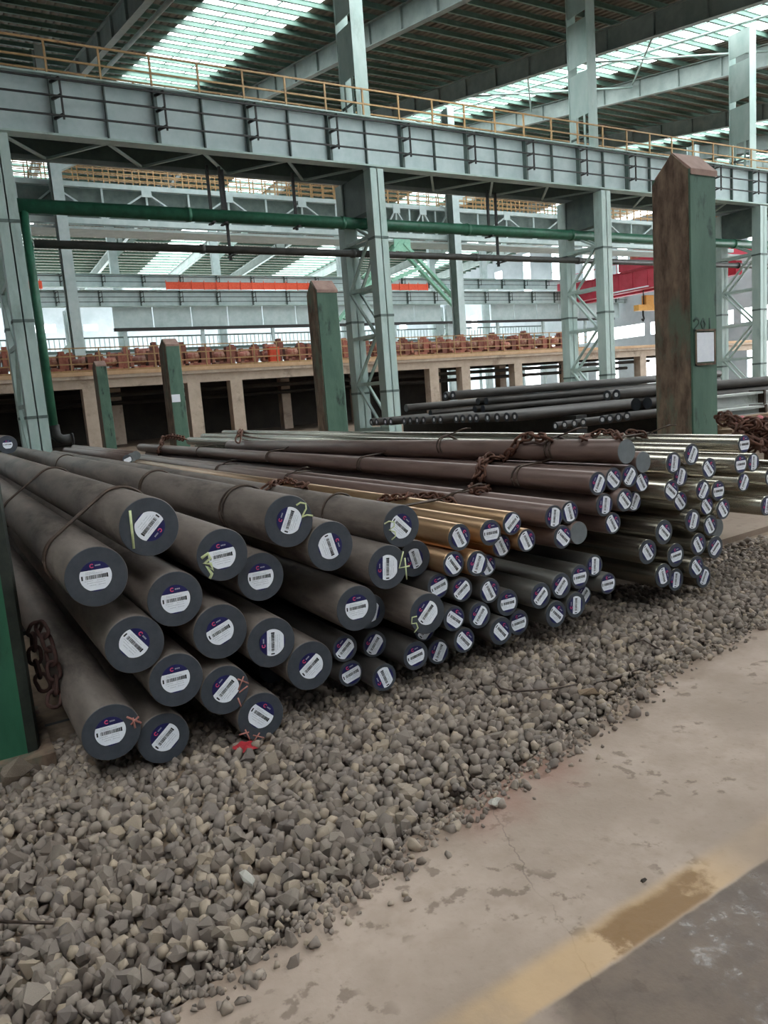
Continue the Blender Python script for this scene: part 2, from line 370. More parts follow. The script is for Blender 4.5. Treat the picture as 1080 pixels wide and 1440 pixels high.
for ya, yb, strips in HALVES:
    xe = -24.0
    for (a, b) in strips+[(90., 90.)]:
        m = MB(); x = xe                                       # corrugated sheet, ribs running down the slope
        prof = []
        while x < a: prof += [(x, 0), (x+.12, 0), (x+.17, .07), (x+.33, .07), (x+.38, 0)]; x += .42
        prof.append((a, 0)); n = len(prof)
        m.add([(p, ya, zr(ya)+q) for p, q in prof]+[(p, yb, zr(yb)+q) for p, q in prof]+[(p, ya, zr(ya)+.12) for p, q in prof]+[(p, yb, zr(yb)+.12) for p, q in prof],
              [(i, i+1, n+i+1, n+i) for i in range(n-1)]+[(2*n+i, 3*n+i, 3*n+i+1, 2*n+i+1) for i in range(n-1)])
        m.build('roof_sheet', deckm, ceil); xe = b
    for (a, b) in strips:
        if ya < 0 and a < 0:                                   # unseen strip, glazing cut short to light the lane and bar ends
            m = MB(); m.add([(a,5.,zr(5.)),(b,5.,zr(5.)),(b,yb,zr(yb)),(a,yb,zr(yb))]+[(a,5.,zr(5.)+.1),(b,5.,zr(5.)+.1),(b,yb,zr(yb)+.1),(a,yb,zr(yb)+.1)], [(0,1,2,3),(7,6,5,4),(0,4,5,1),(1,5,6,2),(2,6,7,3),(3,7,4,0)]); m.build('roof_sheet', deckm, ceil)
            ys = [Y0R, 5.]
        elif ya < 0: ys = [Y0R, 4.0, 24.0]+list(np.arange(24.75, YK-.5, 1.55))+[YK] if 5 < a < 50 else [Y0R, 30., YK]
        else: ys = list(np.arange(YK, Y1R+.1, 3.4))
        for y0, y1 in zip(ys[:-1], ys[1:]):
            m = MB(); m.add([(a,y0,zr(y0)+.1),(b,y0,zr(y0)+.1),(b,y1-.03,zr(y1)+.1),(a,y1-.03,zr(y1)+.1)], [(0,1,2,3)]); m.build('skylight_sheet', pane, ceil)
        for xx in ((a*2+b)/3, (a+2*b)/3):
            m = MB(); m.bar((xx,ya,zr(ya)+.05), (xx,yb,zr(yb)+.05), .07, .05); m.build('sheet_lap', purl_g, ceil)
pm = MB(); pm.ibeam((-10,0,0), (88,0,0), .11, .26, .02, .03); pme = pm.mesh('purlin', purl_g)
for y in np.arange(23.2, Y1R-1, 1.55): put('purlin', pme, ceil, (0, y, zr(y)-.15))
# roof beams
def ordn(i):
    a = ['first','second','third','fourth','fifth','sixth','seventh','eighth','ninth','tenth','eleventh','twelfth','thirteenth','fourteenth','fifteenth','sixteenth','seventeenth','eighteenth','nineteenth','twentieth']
    return a[i] if i < 20 else ('twenty ' if i < 29 else 'thirty ')+a[(i-20) % 10] if i != 29 else 'thirtieth'
BEAMX = [-1.0, 11.4, 23.4, 34.6, 44.4, 58., 70., 82.]
def two(y0, y1, dz, x): return [((x,y0,zr(y0)+dz),(x,YK,zr(YK)+dz)), ((x,YK,zr(YK)+dz),(x,y1,zr(y1)+dz))]
for i, x in enumerate(BEAMX):
    t = thing('roof_beam', 'grey sloping roof beam with stiffeners, %s from the left under the roof' % ordn(i), 'beam', (x, Y0R, zr(Y0R)-.9), 'sloping roof beams'); S = Sub(t)
    for nm, dz, wd, h in (('top_flange', -.345, .38, .05), ('web', -.92, .04, 1.10), ('bottom_flange', -1.49, .38, .05)):
        m = MB()
        for a, b in two(Y0R+.15, Y1R-.2, dz, x): m.bar(a, b, wd, h)
        S.part(nm, m, roofsteel)
    for y in np.arange(22, 100, 3.1):
        m = MB(); m.bar((x,y,zr(y)-1.46), (x,y,zr(y)-.37), .32, .03, (0,1,0)); S.part('stiffener', m, roofsteel)
for k, (ya, yb) in enumerate([(28.,38.0), (38.0,48.0)]):
    t = thing('roof_bracing', 'thin crossed rods under the right skylight, %s pair' % ('nearer','farther')[k], 'bracing', (25, ya, zr(ya)-.6)); S = Sub(t)
    for a, b in (((34.8,ya),(44.2,yb)), ((44.2,ya),(34.8,yb))):
        m = MB(); q = -.62 if a[0] < 40 else -.80; m.tube([(a[0],a[1],zr(a[1])+q), (b[0],b[1],zr(b[1])+q)], .06, 6); S.part('rod', m, steel)
t = thing('roof_tie', 'long thin rod running under the right skylight along the slope', 'rod', (39.5,24,zr(24)-.7)); S = Sub(t)
m = MB(); m.tube([(39.5,24,zr(24)-.45), (39.5,YK,zr(YK)-.45)], .06, 6); S.part('rod', m, steel)
t = thing('roof_strut', 'slanting pale strut at the upper left between roof and handrail', 'strut', (12.3,36,19.5)); S = Sub(t)
m = MB(); a = onX(240, 0, 12.2); b = onX(140, 107, 12.2); m.tube([a+(a-b)*.3, b], .12, 8); S.part('strut_tube', m, roofsteel)

# ------------------------------------------------------------------ outer walls with their openings
def wall_with_holes(name, axis, c, lo, hi, z1, holes, th=.3):
    m = MB(); us = sorted({lo, hi}|{h[0] for h in holes}|{h[1] for h in holes}); zs = sorted({-.2, z1}|{h[2] for h in holes}|{h[3] for h in holes})
    for u0, u1 in zip(us[:-1], us[1:]):
        run = None
        for z0, zz in zip(zs[:-1], zs[1:]):
            uc, zc_ = (u0+u1)/2, (z0+zz)/2
            hole = any(h[0] < uc < h[1] and h[2] < zc_ < h[3] for h in holes)
            if not hole: run = [run[0] if run else z0, zz]
            if (hole or zz == z1) and run:
                if axis == 'x': m.box((c,u0,run[0]), (c+th,u1,run[1]))
                else: m.box((u0,c,run[0]), (u1,c+th,run[1]))
                run = None
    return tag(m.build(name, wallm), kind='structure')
H1 = [(13.2,15.6,12.3,13.3),(18.9,20.6,12.4,13.2),(6.5,8.,12.3,13.1)]+[(66.2+4.75*i,67.6+4.75*i,11.6,14.2) for i in range(4)]+[(80.6,82.4,18.,21.)]
H1 += [(58,61,2.,5.),(69,72,2.,5.5),(75,80,1.5,5.5)]
H1 = [(h[0]*1.231, h[1]*1.231, 1.5+(h[2]-1.5)*1.231, 1.5+(h[3]-1.5)*1.231) if h[2] > 4 else h for h in H1 if h[0] < 70 or h[2] < 6]
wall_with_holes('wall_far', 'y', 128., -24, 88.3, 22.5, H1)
H2 = [(97.3,99.3,16.2,23.4),(90.2,92.6,16.2,23.6),(83.6,86,16,23.5),(77.2,79.2,16,23.5),(70.6,72.6,16,23.5),(63.6,65.6,16,23.5),(57,59,16,23.5)]
H2 += [(101.2-6.9*i-5.9,101.2-6.9*i,7.0,8.7) for i in range(10)]+[(100.5-8.3*i-4.4,100.5-8.3*i,.3,4.4) for i in range(8)]
H2 = [(h[0],h[1],h[2],min(h[3],22.6)) for h in H2]+[(104.5,106.5,18.,21.),(112,114,12,14.6),(119,121,12,14.6)]
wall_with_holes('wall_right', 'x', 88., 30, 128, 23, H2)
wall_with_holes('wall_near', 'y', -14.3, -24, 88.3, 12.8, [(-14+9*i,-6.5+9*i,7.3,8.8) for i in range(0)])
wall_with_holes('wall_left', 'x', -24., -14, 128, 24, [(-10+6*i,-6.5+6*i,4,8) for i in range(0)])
glass = pane
k = 0
for h in H2[:7]:
    k += 1; m = MB(); wn = thing('window_%d' % k, None, None, (88.1,h[0],h[2])); wn['kind'] = 'structure'; S = Sub(wn)
    for a, b, zz0, zz1 in ((h[0],h[0]+.12,h[2],h[3]),(h[1]-.12,h[1],h[2],h[3])): box_part(S, 'frame', (88.05,a,zz0), (88.2,b,zz1), steel2)
    for z in np.arange(h[2], h[3], 2.3): box_part(S, 'frame', (88.05,h[0],z), (88.2,h[1],z+.12), steel2)
    box_part(S, 'pane', (88.12,h[0],h[2]), (88.14,h[1],h[3]), pane)
# ------------------------------------------------------------------ lattice crane columns of the near row
YR = 26.0
def crane_column(x, Y, zh, label, wx=.58, gap=2.35, lac=steel, top=None, panel=1.85, group=None):
    t = thing('crane_column', label, 'column', (x, Y, -.15), group); S = Sub(t)
    for k, yy in enumerate((Y, Y+gap)):
        m = MB(); y0, y1 = (yy-.25, yy+.25)
        m.box((x-wx/2,y0,-.15), (x+wx/2,y0+.03,zh)); m.box((x-wx/2,y1-.03,-.15), (x+wx/2,y1,zh)); m.box((x-.02,y0,-.15), (x+.02,y1,zh))
        m.box((x-wx/2,y0+.03,-.15), (x-wx/2+.02,y1-.03,zh))
        S.part('leg', m, steel)
        for z in np.arange(1.6, zh-.8, 2.9):
            box_part(S, 'splice_band', (x-wx/2-.015,y0-.02,z), (x+wx/2+.015,y1+.02,z+.09), steel_d)
    zt = zh-1.42; z = .15; i = 0
    while z < zt-.3:
        z2 = min(z+panel, zt)
        for xx in (x-wx/2+.05, x+wx/2-.05):
            bar_part(S, 'lacing_bar', (xx,Y+.25,z), (xx,Y+gap-.25,z), .08, .13, lac)
            a, b = (Y+.25, Y+gap-.25) if i % 2 == 0 else (Y+gap-.25, Y+.25)
            bar_part(S, 'lacing_bar', (xx,a,z), (xx,b,z2), .08, .11, lac, (1,0,0))
        z = z2; i += 1
    box_part(S, 'head_plate', (x-.22,Y+.25,zt), (x+.22,Y+gap-.25,zh), steel_d)
    box_part(S, 'base_plate', (x-.6,Y-.6,-.18), (x+.6,Y+gap+.6,-.1), steel_d)
    if top:
        bx = x
        for yy in (Y+.38, Y+1.56): box_part(S, 'upper_flange', (bx-.28,yy-.02,11.745), (bx+.28,yy+.02,top), steel)
        for a, b in ((13.45,15.3),(15.62,17.5),(17.8,top)): box_part(S, 'upper_web', (bx-.24,Y+.40,a), (bx-.21,Y+1.54,b), steel)
        for yy in (Y+.62, Y+1.2): box_part(S, 'upper_strip', (bx-.24,yy,11.745), (bx-.21,yy+.12,13.45), steel)
        box_part(S, 'upper_strip', (bx-.24,Y+.40,12.5), (bx-.21,Y+1.54,12.6), steel_d)
    return t
COLX = [(2.98,'pale crane column at the left edge beside the green standpipe'),(15.87,'pale lattice crane column behind the middle green post'),
        (28.02,'pale lattice crane column just left of the tall right post'),(39.9,'pale lattice crane column at the right edge behind the tall post')]
for x, lb in COLX: crane_column(x, YR, 9.93, lb, top=zr(YR+1)-.75)
# ------------------------------------------------------------------ runway girders
def girder(Y, x0, x1, zb, zt, lab, step, x_s, rails, deck=2.3, nm='crane_girder', minor=True, panel_mat=steel2):
    t = thing(nm, lab, 'girder', (x0, Y, zb)); S = Sub(t)
    box_part(S, 'web', (x0,Y-.02,zb+.05), (x1,Y+.02,zt-.05), panel_mat)
    box_part(S, 'top_flange', (x0,Y-.32,zt-.05), (x1,Y+.28,zt), steel); box_part(S, 'bottom_flange', (x0,Y-.25,zb), (x1,Y+.25,zb+.06), steel)
    xs = np.arange(x_s, x1, step)
    for x in xs:
        box_part(S, 'stiffener', (x-.05,Y-.24,zb+.06), (x+.05,Y-.02,zt-.05), steel_d if rails else steel)
        if minor: box_part(S, 'stiffener', (x+step/2-.02,Y-.16,zb+.06), (x+step/2+.02,Y-.02,zt-.05), steel_d)
    for z in rails:
        box_part(S, 'conductor_rail', (x0,Y-.50,z-.025), (x1,Y-.45,z+.025), black)
    if rails:
        for x in xs:
            m = MB(); m.box((x+.20,Y-.45,min(rails)-.08), (x+.255,Y-.40,max(rails)+.06))
            for z in rails: m.bar((x-.02,Y-.25,z-.04), (x+.24,Y-.46,z+.06), .07, .07)
            S.part('rail_bracket', m, black)
    if deck:
        box_part(S, 'walkway_plate', (x0,Y+.28,zt-.06), (x1,Y+deck,zt-.02), steel_d)
        bar_part(S, 'back_chord', (x0,Y+deck,zb+.05), (x1,Y+deck,zb+.05), .14, .16, roofsteel)
        box_part(S, 'back_web', (x0,Y+deck-.02,zb+.1), (x1,Y+deck+.02,zt-.06), steel_d)
        st = step/2
        for i, x in enumerate(np.arange(x_s-step, x1-st, st)):
            if x < x0: continue
            a, b = ((x,Y+.2), (x+st,Y+deck)) if i % 2 else ((x,Y+deck), (x+st,Y+.2))
            bar_part(S, 'surge_brace', (a[0],a[1],zb+.05), (b[0],b[1],zb+.05), .09, .07, steel)
    return t, S
girder(YR, .5, 60, 10.0, 11.75, 'long pale blue grey crane girder crossing above the steel pile with dark conductor rails', 3.12, 4.65, (10.5,11.05,11.53))
def railing(Y, x0, x1, z, h, step, lab, m_=yellow, nr=2, r=.03, name='handrail'):
    t = thing(name, lab, 'railing', (x0, Y, z)); S = Sub(t)
    for x in np.arange(x0, x1, step): box_part(S, 'post', (x-r,Y-r,z), (x+r,Y+r,z+h), m_)
    for k in range(nr+1):
        zz = z+h-(h/(nr+1))*k*.95
        box_part(S, 'rail', (x0,Y-r*.8,zz-r*.9), (x1,Y+r*.8,zz+r*.9), m_)
    box_part(S, 'toe_board', (x0,Y-.01,z), (x1,Y+.01,z+.14), m_)
    return t
railing(YR+.15, 1.5, 58, 11.75, 1.1, 1.58, 'yellow handrail along the top front edge of the near crane girder', nr=1)
railing(YR+2.3, 1.5, 58, 11.75, 1.1, 1.58, 'yellow handrail along the back edge of the near crane girder walkway', nr=1)

# pipes below the girder
PIPES = {}
def pipe(name, Y, x0, x1, z, r, mt, lab, hang):
    t = thing(name, lab, 'pipe', (x0, Y, z)); S = PIPES[name] = Sub(t)
    m = MB(); m.tube([(x0,Y,z), (x1,Y,z)], r, 16); S.part('pipe_run', m, mt)
    for x in np.arange(x0+5.5, x1, 6.1):
        m = MB(); m.tube([(x-.08,Y,z), (x+.08,Y,z)], r+.03, 16); S.part('pipe_coupling', m, mt)
    for x, zl in hang:
        m = MB(); dy = .32 if r < .2 else 0; m.bar((x,Y+dy,9.95), (x,Y+dy,zl if not dy else zl-.15), .09, .09, (1,0,0)); m.box((x-.05,Y-r-.05,z-r-.05), (x+.05,Y+r+.25*(r<.2)+.05,z-r)); S.part('hanger_rod', m, black)
pipe('green_pipe', YR+1.2, 3.4, 47, 8.25, .225, pipe_g, 'thick green pipe hung under the crane girder, dropping beside the leftmost column', [(9.75,7.95),(10.2,7.95),(13.05,7.9),(22.3,7.95)])
pipe('dark_pipe', YR+1.2, 3.78, 47, 7.1, .135, pipe_d, 'thin dark pipe running below the green pipe', [(10.42,6.95),(23.0,6.95)])
S = PIPES['green_pipe']
m = MB(); m.tube([(3.6,YR+1.2,8.25), (3.6,YR+1.2,1.3)], .14, 14); S.part('standpipe', m, pipe_g)
m = MB(); m.tube([(3.6,YR+1.2,1.35), (3.63,YR+1.2,1.0), (3.8,YR+1.2,.85), (4.05,YR+1.2,.85)], .17, 12); S.part('elbow', m, black)
m = MB(); m.lathe([(4.1,.02),(4.1,.2),(4.15,.2),(4.15,.02)], 14, 'x'); ob = S.part('valve_wheel', m, black); ob.location = tuple(np.array((0,YR+1.2,.85))-S.o)

# ------------------------------------------------------------------ mezzanine with the roller tables
ME, MZ = 40.0, 3.67
t = thing('mezzanine', 'long beige concrete platform on pillars behind the crane columns', 'platform', (0, ME, 0)); S = Sub(t)
box_part(S, 'deck_slab', (-6,ME-.2,MZ-.3), (62,ME+10.4,MZ), conc_m); box_part(S, 'edge_beam', (-6,ME,MZ-.75), (62,ME+.45,MZ-.3), conc_m)
box_part(S, 'edge_angle', (-6,ME-.25,MZ-.14), (62,ME-.2,MZ+.05), mat('pinkish yellow edge paint', srgb(196,158,122), srgb(210,174,138), .7, 0, 3))
for x in (2.2,7.15,12.4,14.75,20.9,27.8,30.3,34.7,39.5,47,54): box_part(S, 'pillar', (x-.34,ME+.02,-.15), (x+.34,ME+.62,MZ-.3), conc_m)
for x in (5.2,9.4,13.6,19.8,25,31.5,37.5,44): box_part(S, 'pillar', (x-.3,ME+5,-.15), (x+.3,ME+5.6,MZ-.3), conc_m)
box_part(S, 'shade_backing', (-6,ME+10,-.15), (36,ME+10.3,MZ-.3), dark_in)  # dark sheet standing in for the shade under the deck
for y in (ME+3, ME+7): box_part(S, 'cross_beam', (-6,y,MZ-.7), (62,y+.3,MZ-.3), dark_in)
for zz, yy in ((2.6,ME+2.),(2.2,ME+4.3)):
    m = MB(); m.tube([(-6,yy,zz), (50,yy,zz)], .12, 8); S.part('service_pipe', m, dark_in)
railing(ME-.1, -3, 41, MZ+.004, 1.2, 1.35, 'yellow handrail along the front of the beige mezzanine', nr=2)
# roller drive units on the deck
GL = 'red brown roller drive unit behind the mezzanine handrail'
proto = thing('roller_drive', GL, 'machine', (0,0,MZ), 'roller drives on the mezzanine'); S = Sub(proto)
m = MB(); m.box((-.5,-.35,MZ), (.5,.35,MZ+.28)); S.part('pedestal', m, rustred)
m = MB(); m.lathe([(-.55,.05),(-.5,.24),(.18,.26),(.22,.12),(.34,.10)], 12, 'x'); o = S.part('motor', m, rustred); o.location = (0,0,.62)
m = MB(); m.box((.28,-.3,MZ+.25), (.68,.3,MZ+.98)); m.box((.34,-.2,MZ+.98), (.6,.2,MZ+1.12)); S.part('gearbox', m, rustred)
m = MB(); m.lathe([(.35,.16),(1.5,.17),(1.5,.02)], 12, 'y'); o = S.part('roller', m, rustred); o.location = (.3,0,.72)
m = MB(); m.box((-.62,-.2,MZ+.28), (-.45,.2,MZ+.9)); S.part('bearing_block', m, rustred)
units = []
for row, (yy, x0, x1, st) in enumerate(((ME+.9,-1.5,39.,1.44), (ME+3.5,-1.,39.5,1.5))):
    for i, x in enumerate(np.arange(x0, x1, st)): units.append((x+RNG.uniform(-.05,.05), yy+RNG.uniform(-.1,.1), 0, row))
for i, (x, y, rz, row) in enumerate(units):
    if i == 0: o = proto
    else:
        o = proto.copy(); C.objects.link(o)
        for ch in proto.children: c = ch.copy(); C.objects.link(c); c.parent = o
    o['label'] = 'red brown roller drive unit behind the mezzanine handrail, %s from left' % ordn(i)
    o.location = (x, y, MZ+.006+(.3 if row else 0)); o.scale = (RNG.uniform(.85,1.02), 1, RNG.uniform(.8,1.25)); o.rotation_euler = (0,0,rz)
    if row:
        o['label'] = 'red brown roller drive unit on the raised rear bench, %s from left' % ordn(i-sum(1 for q in units if not q[3])); o['group'] = 'rear row of roller drives'
t = thing('roller_bench', 'raised rusty bench carrying the rear row of roller drives', 'bench', (-2, ME+2.8, MZ)); S = Sub(t)
box_part(S, 'bench_top', (-2,ME+2.75,MZ+.2), (41,ME+5.4,MZ+.3), rustred)
for x in np.arange(-1.5, 41, 3.5): box_part(S, 'leg', (x,ME+2.8,MZ+.005), (x+.2,ME+5.2,MZ+.2), rustred)
for x, z, c_, lb in ((17.2,.0,orange,'bright orange cabinet among the machines on the mezzanine'),):
    t = thing('cabinet', lb, 'cabinet', (x,ME+.75,MZ)); S = Sub(t); box_part(S, 'body', (x-.3,ME+.12,MZ+.005), (x+.3,ME+.40,MZ+.95), c_); box_part(S, 'door', (x-.24,ME+.10,MZ+.1), (x+.24,ME+.12,MZ+.85), c_)

# ------------------------------------------------------------------ second row: trussed girder on tall columns
Y2 = 52.0
def tall_column(x, Y, zt, lab, w_=.62, d_=.9):
    t = thing('building_column', lab, 'column', (x, Y, 0)); S = Sub(t)
    box_part(S, 'front_flange', (x-w_/2,Y-.03,-.1), (x+w_/2,Y,zt), steel2); box_part(S, 'rear_flange', (x-w_/2,Y+d_,-.1), (x+w_/2,Y+d_+.03,zt), steel2)
    box_part(S, 'web', (x-.2,Y,-.1), (x-.17,Y+d_,zt), steel_d)
    bar_part(S, 'knee_brace', (x+.2,Y+.3,16.4), (x+4.6,Y+.3,18.6), .5, .35, steel2)
    return t
for x, lb in ((8.8,'pale tall column behind the green pipe, left of the trussed girder'),(38.3,'pale tall column with knee brace right of the green bracing'),(67.8,'pale tall far column right of the crane column by the tall post')):
    tall_column(x, Y2-1.35, zr(Y2)-.75, lb)
t = thing('truss_girder', 'pale trussed girder with a dark web crossing behind the green pipe', 'girder', (-2, Y2, 13.6)); S = Sub(t)
bar_part(S, 'top_chord', (-2,Y2,15.85), (75,Y2,15.85), .35, .30, steel2); bar_part(S, 'bottom_chord', (-2,Y2,13.65), (75,Y2,13.65), .5, .35, steel2)
box_part(S, 'bottom_plate', (-2,Y2,13.2), (82,Y2+2.2,13.35), steel2)
box_part(S, 'web_plate', (-2,Y2+.35,13.8), (75,Y2+.4,15.75), steel_d)
def warren(x0, x1, p):
    n = int(round((x1-x0)/p)); p = (x1-x0)/n
    for i in range(n):
        a = x0+i*p
        box_part(S, 'gusset', (a-.32,Y2-.2,15.3), (a+.32,Y2-.16,15.95), steel2)
        for xx in (a, a+p/2): box_part(S, 'truss_vertical', (xx-.06,Y2-.1,13.8), (xx+.06,Y2,15.75), steel2)
        bar_part(S, 'truss_diagonal', (a,Y2-.05,15.6), (a+p/2,Y2-.05,13.8), .10, .16, steel2, (0,1,0))
        bar_part(S, 'truss_diagonal', (a+p/2,Y2-.05,13.8), (a+p,Y2-.05,15.6), .10, .16, steel2, (0,1,0))
warren(0., 8.8, 4.4); warren(8.8, 31., 5.55); warren(31., 38.4, 2.45); warren(38.4, 75, 6.1)
railing(Y2+.4, -2, 75, 16.0, 1.5, .95, 'orange brown handrail on top of the trussed girder', nr=3, r=.035)
railing(Y2+2.0, -2, 75, 16.0, 1.5, .95, 'second handrail behind the one on the trussed girder', nr=3, r=.035)
t = thing('portal_bracing', 'bright green K-shaped bracing under the trussed girder', 'bracing', (33.8, Y2, 8)); S = Sub(t)
gm = mat('light green bracing paint', srgb(130,186,160), srgb(150,200,178), .6)
for a, b in (((33.6,13.1),(28.2,7.4)), ((34.0,13.1),(39.4,8.2)), ((33.0,12.4),(30.6,10.6)), ((35.2,11.2),(32.6,10.2))):
    for dy in (0, .9): bar_part(S, 'brace', (a[0],Y2+dy,a[1]), (b[0],Y2+dy,b[1]), .22, .34, gm, (0,1,0))
box_part(S, 'apex_plate', (33.1,Y2-.1,12.5), (34.6,Y2-.05,13.4), gm)

# ------------------------------------------------------------------ third row, far
Y3 = 78.0
girder(Y3, 2, 88, 11.9, 13.45, 'far pale crane girder with dark rails, lower of the two far bands', 3.9, 4.2, (12.3,12.75,13.2), deck=0, minor=False)
t = thing('girder_panels', 'plain pale panels hanging under the far crane girder', 'panel', (17, Y3+.3, 9.8)); S = Sub(t)
for k, x in enumerate(np.arange(17.0, 86, 3.9)):
    if not (54 < x < 60): box_part(S, 'panel', (x+.05,Y3+.3,9.9), (x+3.85,Y3+.36,11.9), steel2)
box_part(S, 'bottom_rail', (17,Y3+.1,9.6), (86,Y3+.5,9.9), black)
for x in np.arange(18, 86, 7.8): box_part(S, 'support_post', (x-.15,Y3+.2,-.2), (x+.15,Y3+.5,9.6), steel2)
girder(Y3+2.5, 2, 88, 14.1, 15.4, 'far pale girder behind the orange nets, upper of the two far bands', 3.9, 5.2, (14.6,15.1), deck=0, minor=False, nm='upper_girder')
for x0, x1, lb in ((5.6,11.0,'orange safety net at the far left above the far girder'),(22.4,40.6,'long orange safety net left of the middle green post'),(46,54,'short orange safety net behind the green bracing')):
    t = thing('safety_net', lb, 'net', (x0, Y3-.2, 13.5)); S = Sub(t)
    box_part(S, 'net_panel', (x0,Y3-.2,13.55), (x1,Y3-.17,14.25), orange)
    for x in np.arange(x0, x1, 1.3): box_part(S, 'net_post', (x,Y3-.26,13.45), (x+.06,Y3-.2,14.4), orange)
for x, lb in ((13.4,'far pale column under the left part of the far girder'),(57.6,'far pale column under the right part of the far girder')):
    t = thing('far_column', lb, 'column', (x, Y3+.65, 0)); S = Sub(t); Y3 = 78.65
    for k in (0, 1): box_part(S, 'leg', (x-.45+.0*k,Y3+k*2,-.1), (x+.45,Y3+.5+k*2,11.9), steel2)
    for z in np.arange(2, 10, 2.2): bar_part(S, 'lacing_bar', (x,Y3+.5,z), (x,Y3+2,z+2.1), .15, .15, steel)
    bar_part(S, 'knee_brace', (x-.4,Y3,8.6), (x-4.2,Y3,4.8), .3, .5, steel)
Y3 = 78.0
t = thing('far_walkway', 'grey service walkway with close balusters under the far girder', 'walkway', (2, Y3+8, 8.4)); S = Sub(t)
box_part(S, 'walkway_floor', (2,Y3+8,8.2), (80,Y3+9.5,8.5), steel_d); box_part(S, 'kick_panel', (2,Y3+8,6.6), (80,Y3+8.1,8.2), steel2)
m = MB()
for x in np.arange(2, 80, .5): m.box((x,Y3+8,8.5), (x+.08,Y3+8.06,9.7))
o = S.part('balusters', m, steel); o['kind'] = 'stuff'
for x in range(4, 80, 8): box_part(S, 'leg', (x,Y3+8.5,-.2), (x+.3,Y3+8.8,8.2), steel2)
box_part(S, 'rail', (2,Y3+7.95,9.7), (80,Y3+8.1,9.85), steel_d)
# row-four far columns under the roof
for x in (20., 31.5, 48., 62., 71.):
    t = thing('far_roof_column', 'thin pale roof column at the far side, %s from the left' % ordn([20.,31.5,48.,62.,71.].index(x)), 'column', (x, 88, 0)); S = Sub(t)
    box_part(S, 'shaft', (x-.45,88,0), (x+.45,88.6,zr(88)-.6), steel2); bar_part(S, 'knee_brace', (x,88.3,18.5), (x+5,88.3,22.5), .4, .5, steel)

# ------------------------------------------------------------------ red overhead crane, yellow hook block
t = thing('overhead_crane', 'red overhead travelling crane at the right behind the tall post', 'crane', (76, Y2+1, 12)); S = Sub(t)
for dx in (0, 3.2):
    box_part(S, 'bridge_girder', (76+dx,Y2+2.4,11.75), (77.1+dx,Y3-.9,14.0), cranered)
    box_part(S, 'flange', (75.85+dx,Y2+2.4,14.0), (77.25+dx,Y3-.6,14.15), cranered)
for y in np.arange(Y2+3, Y3-2, 2.2): box_part(S, 'diaphragm', (75.93,y,11.8), (76.0,y+.12,13.9), cranered)
box_part(S, 'end_truck', (75.2,Y3-1.2,13.46), (81,Y3+.1,14.4), cranered); box_part(S, 'end_truck', (75.1,Y2+.8,13.37), (81,Y2+2.5,14.4), cranered)
box_part(S, 'trolley', (75.8,62,14.2), (80,68,15.4), cranered); box_part(S, 'hoist_motor', (76.2,63,15.4), (78,66.5,16.6), rustred)
for y in np.arange(Y2+2, Y3-1, 2.4): box_part(S, 'rail_post', (75.9,y,14.15), (75.96,y+.06,15.3), cranered)
box_part(S, 'rail', (75.9,Y2+2,15.25), (75.96,Y3-1,15.33), cranered)
for k in (0,1):
    m = MB(); m.box((75.7,Y2+4+k*7.5,12.35-.5*k), (75.85,Y2+9.5+k*7.5,12.5-.5*k)); S.part('cable_tray', m, paper)
P = onX(905, 433, 78.2); t = thing('hook_block', 'yellow hook block with a dark hook left of the tall post', 'hook', P); S = Sub(t)
box_part(S, 'spreader', P+np.array((-1.3,-.4,-.35)), P+np.array((2.2,.4,.35)), hookyel); box_part(S, 'sheave_housing', P+np.array((.1,-.35,.35)), P+np.array((1.5,.35,1.5)), hookyel)
m = MB(); m.tube([P+np.array(q) for q in ((-.1,0,-.3),(-.1,0,-.9),(.05,0,-1.3),(-.12,0,-1.55),(-.35,0,-1.35))], .12, 8); S.part('hook', m, black)
m = MB(); m.tube([P+np.array((0,0,.3)), (P[0],P[1],14.18)], .06, 6); S.part('rope', m, black)

# ------------------------------------------------------------------ green stake posts beside the racks
def stake_post(x0, x1, y0, y1, zt, lab, extra=None):
    t = thing('stake_post', lab, 'post', (x0, y0, -.15)); S = Sub(t); b = .02; zs = zt-.17
    rx0 = x0
    m = MB(); m.poly([(x0+.018,y0),(x1-.018,y0),(x1,y0+.018),(x1,y1-.018),(x1-.018,y1),(x0+.018,y1)], 2, 'z', -.15, zs); S.part('post_body', m, postg)
    m = MB(); ym = y0+.32*(y1-y0)
    m.poly([(y0+.018,-.15),(y1-.018,-.15),(y1-.018,zs-.05),(ym+.05,zt),(y0+.018,zs)], 2, 'x', x0, x0+.02); S.part('rusted_side', m, postr)
    m = MB(); yc = ym+.05
    m.poly([(y0-.01,zs),(yc,zt+.01),(y1+.0,zs-.02),(y1,zs-.06),(yc,zt-.05),(y0-.01,zs-.05)], 2, 'x', x0+.02, x1); S.part('gable_cap', m, postcap)
    return t, S
t, S = stake_post(6.0, 6.38, 4.57, 4.98, 3.42, 'tall rusty green square post with a white sheet at the right')
a = onY(979, 468, 4.56); b = onY(1003, 508, 4.56)
m = MB(); m.box((a[0],4.55,b[2]), (b[0],4.556,a[2])); S.part('paper_sheet', m, paper)
m = MB()
for zz in (a[2]+.012, b[2]-.03): m.box((a[0]-.02,4.552,zz), (b[0]+.03,4.559,zz+.018))
for xx in (a[0]-.02, b[0]+.012): m.box((xx,4.552,b[2]-.03), (xx+.018,4.559,a[2]+.03))
S.part('sheet_frame', m, postr)
m_ = mat('faded dark stencil', srgb(58,76,68), srgb(70,90,80), .8)
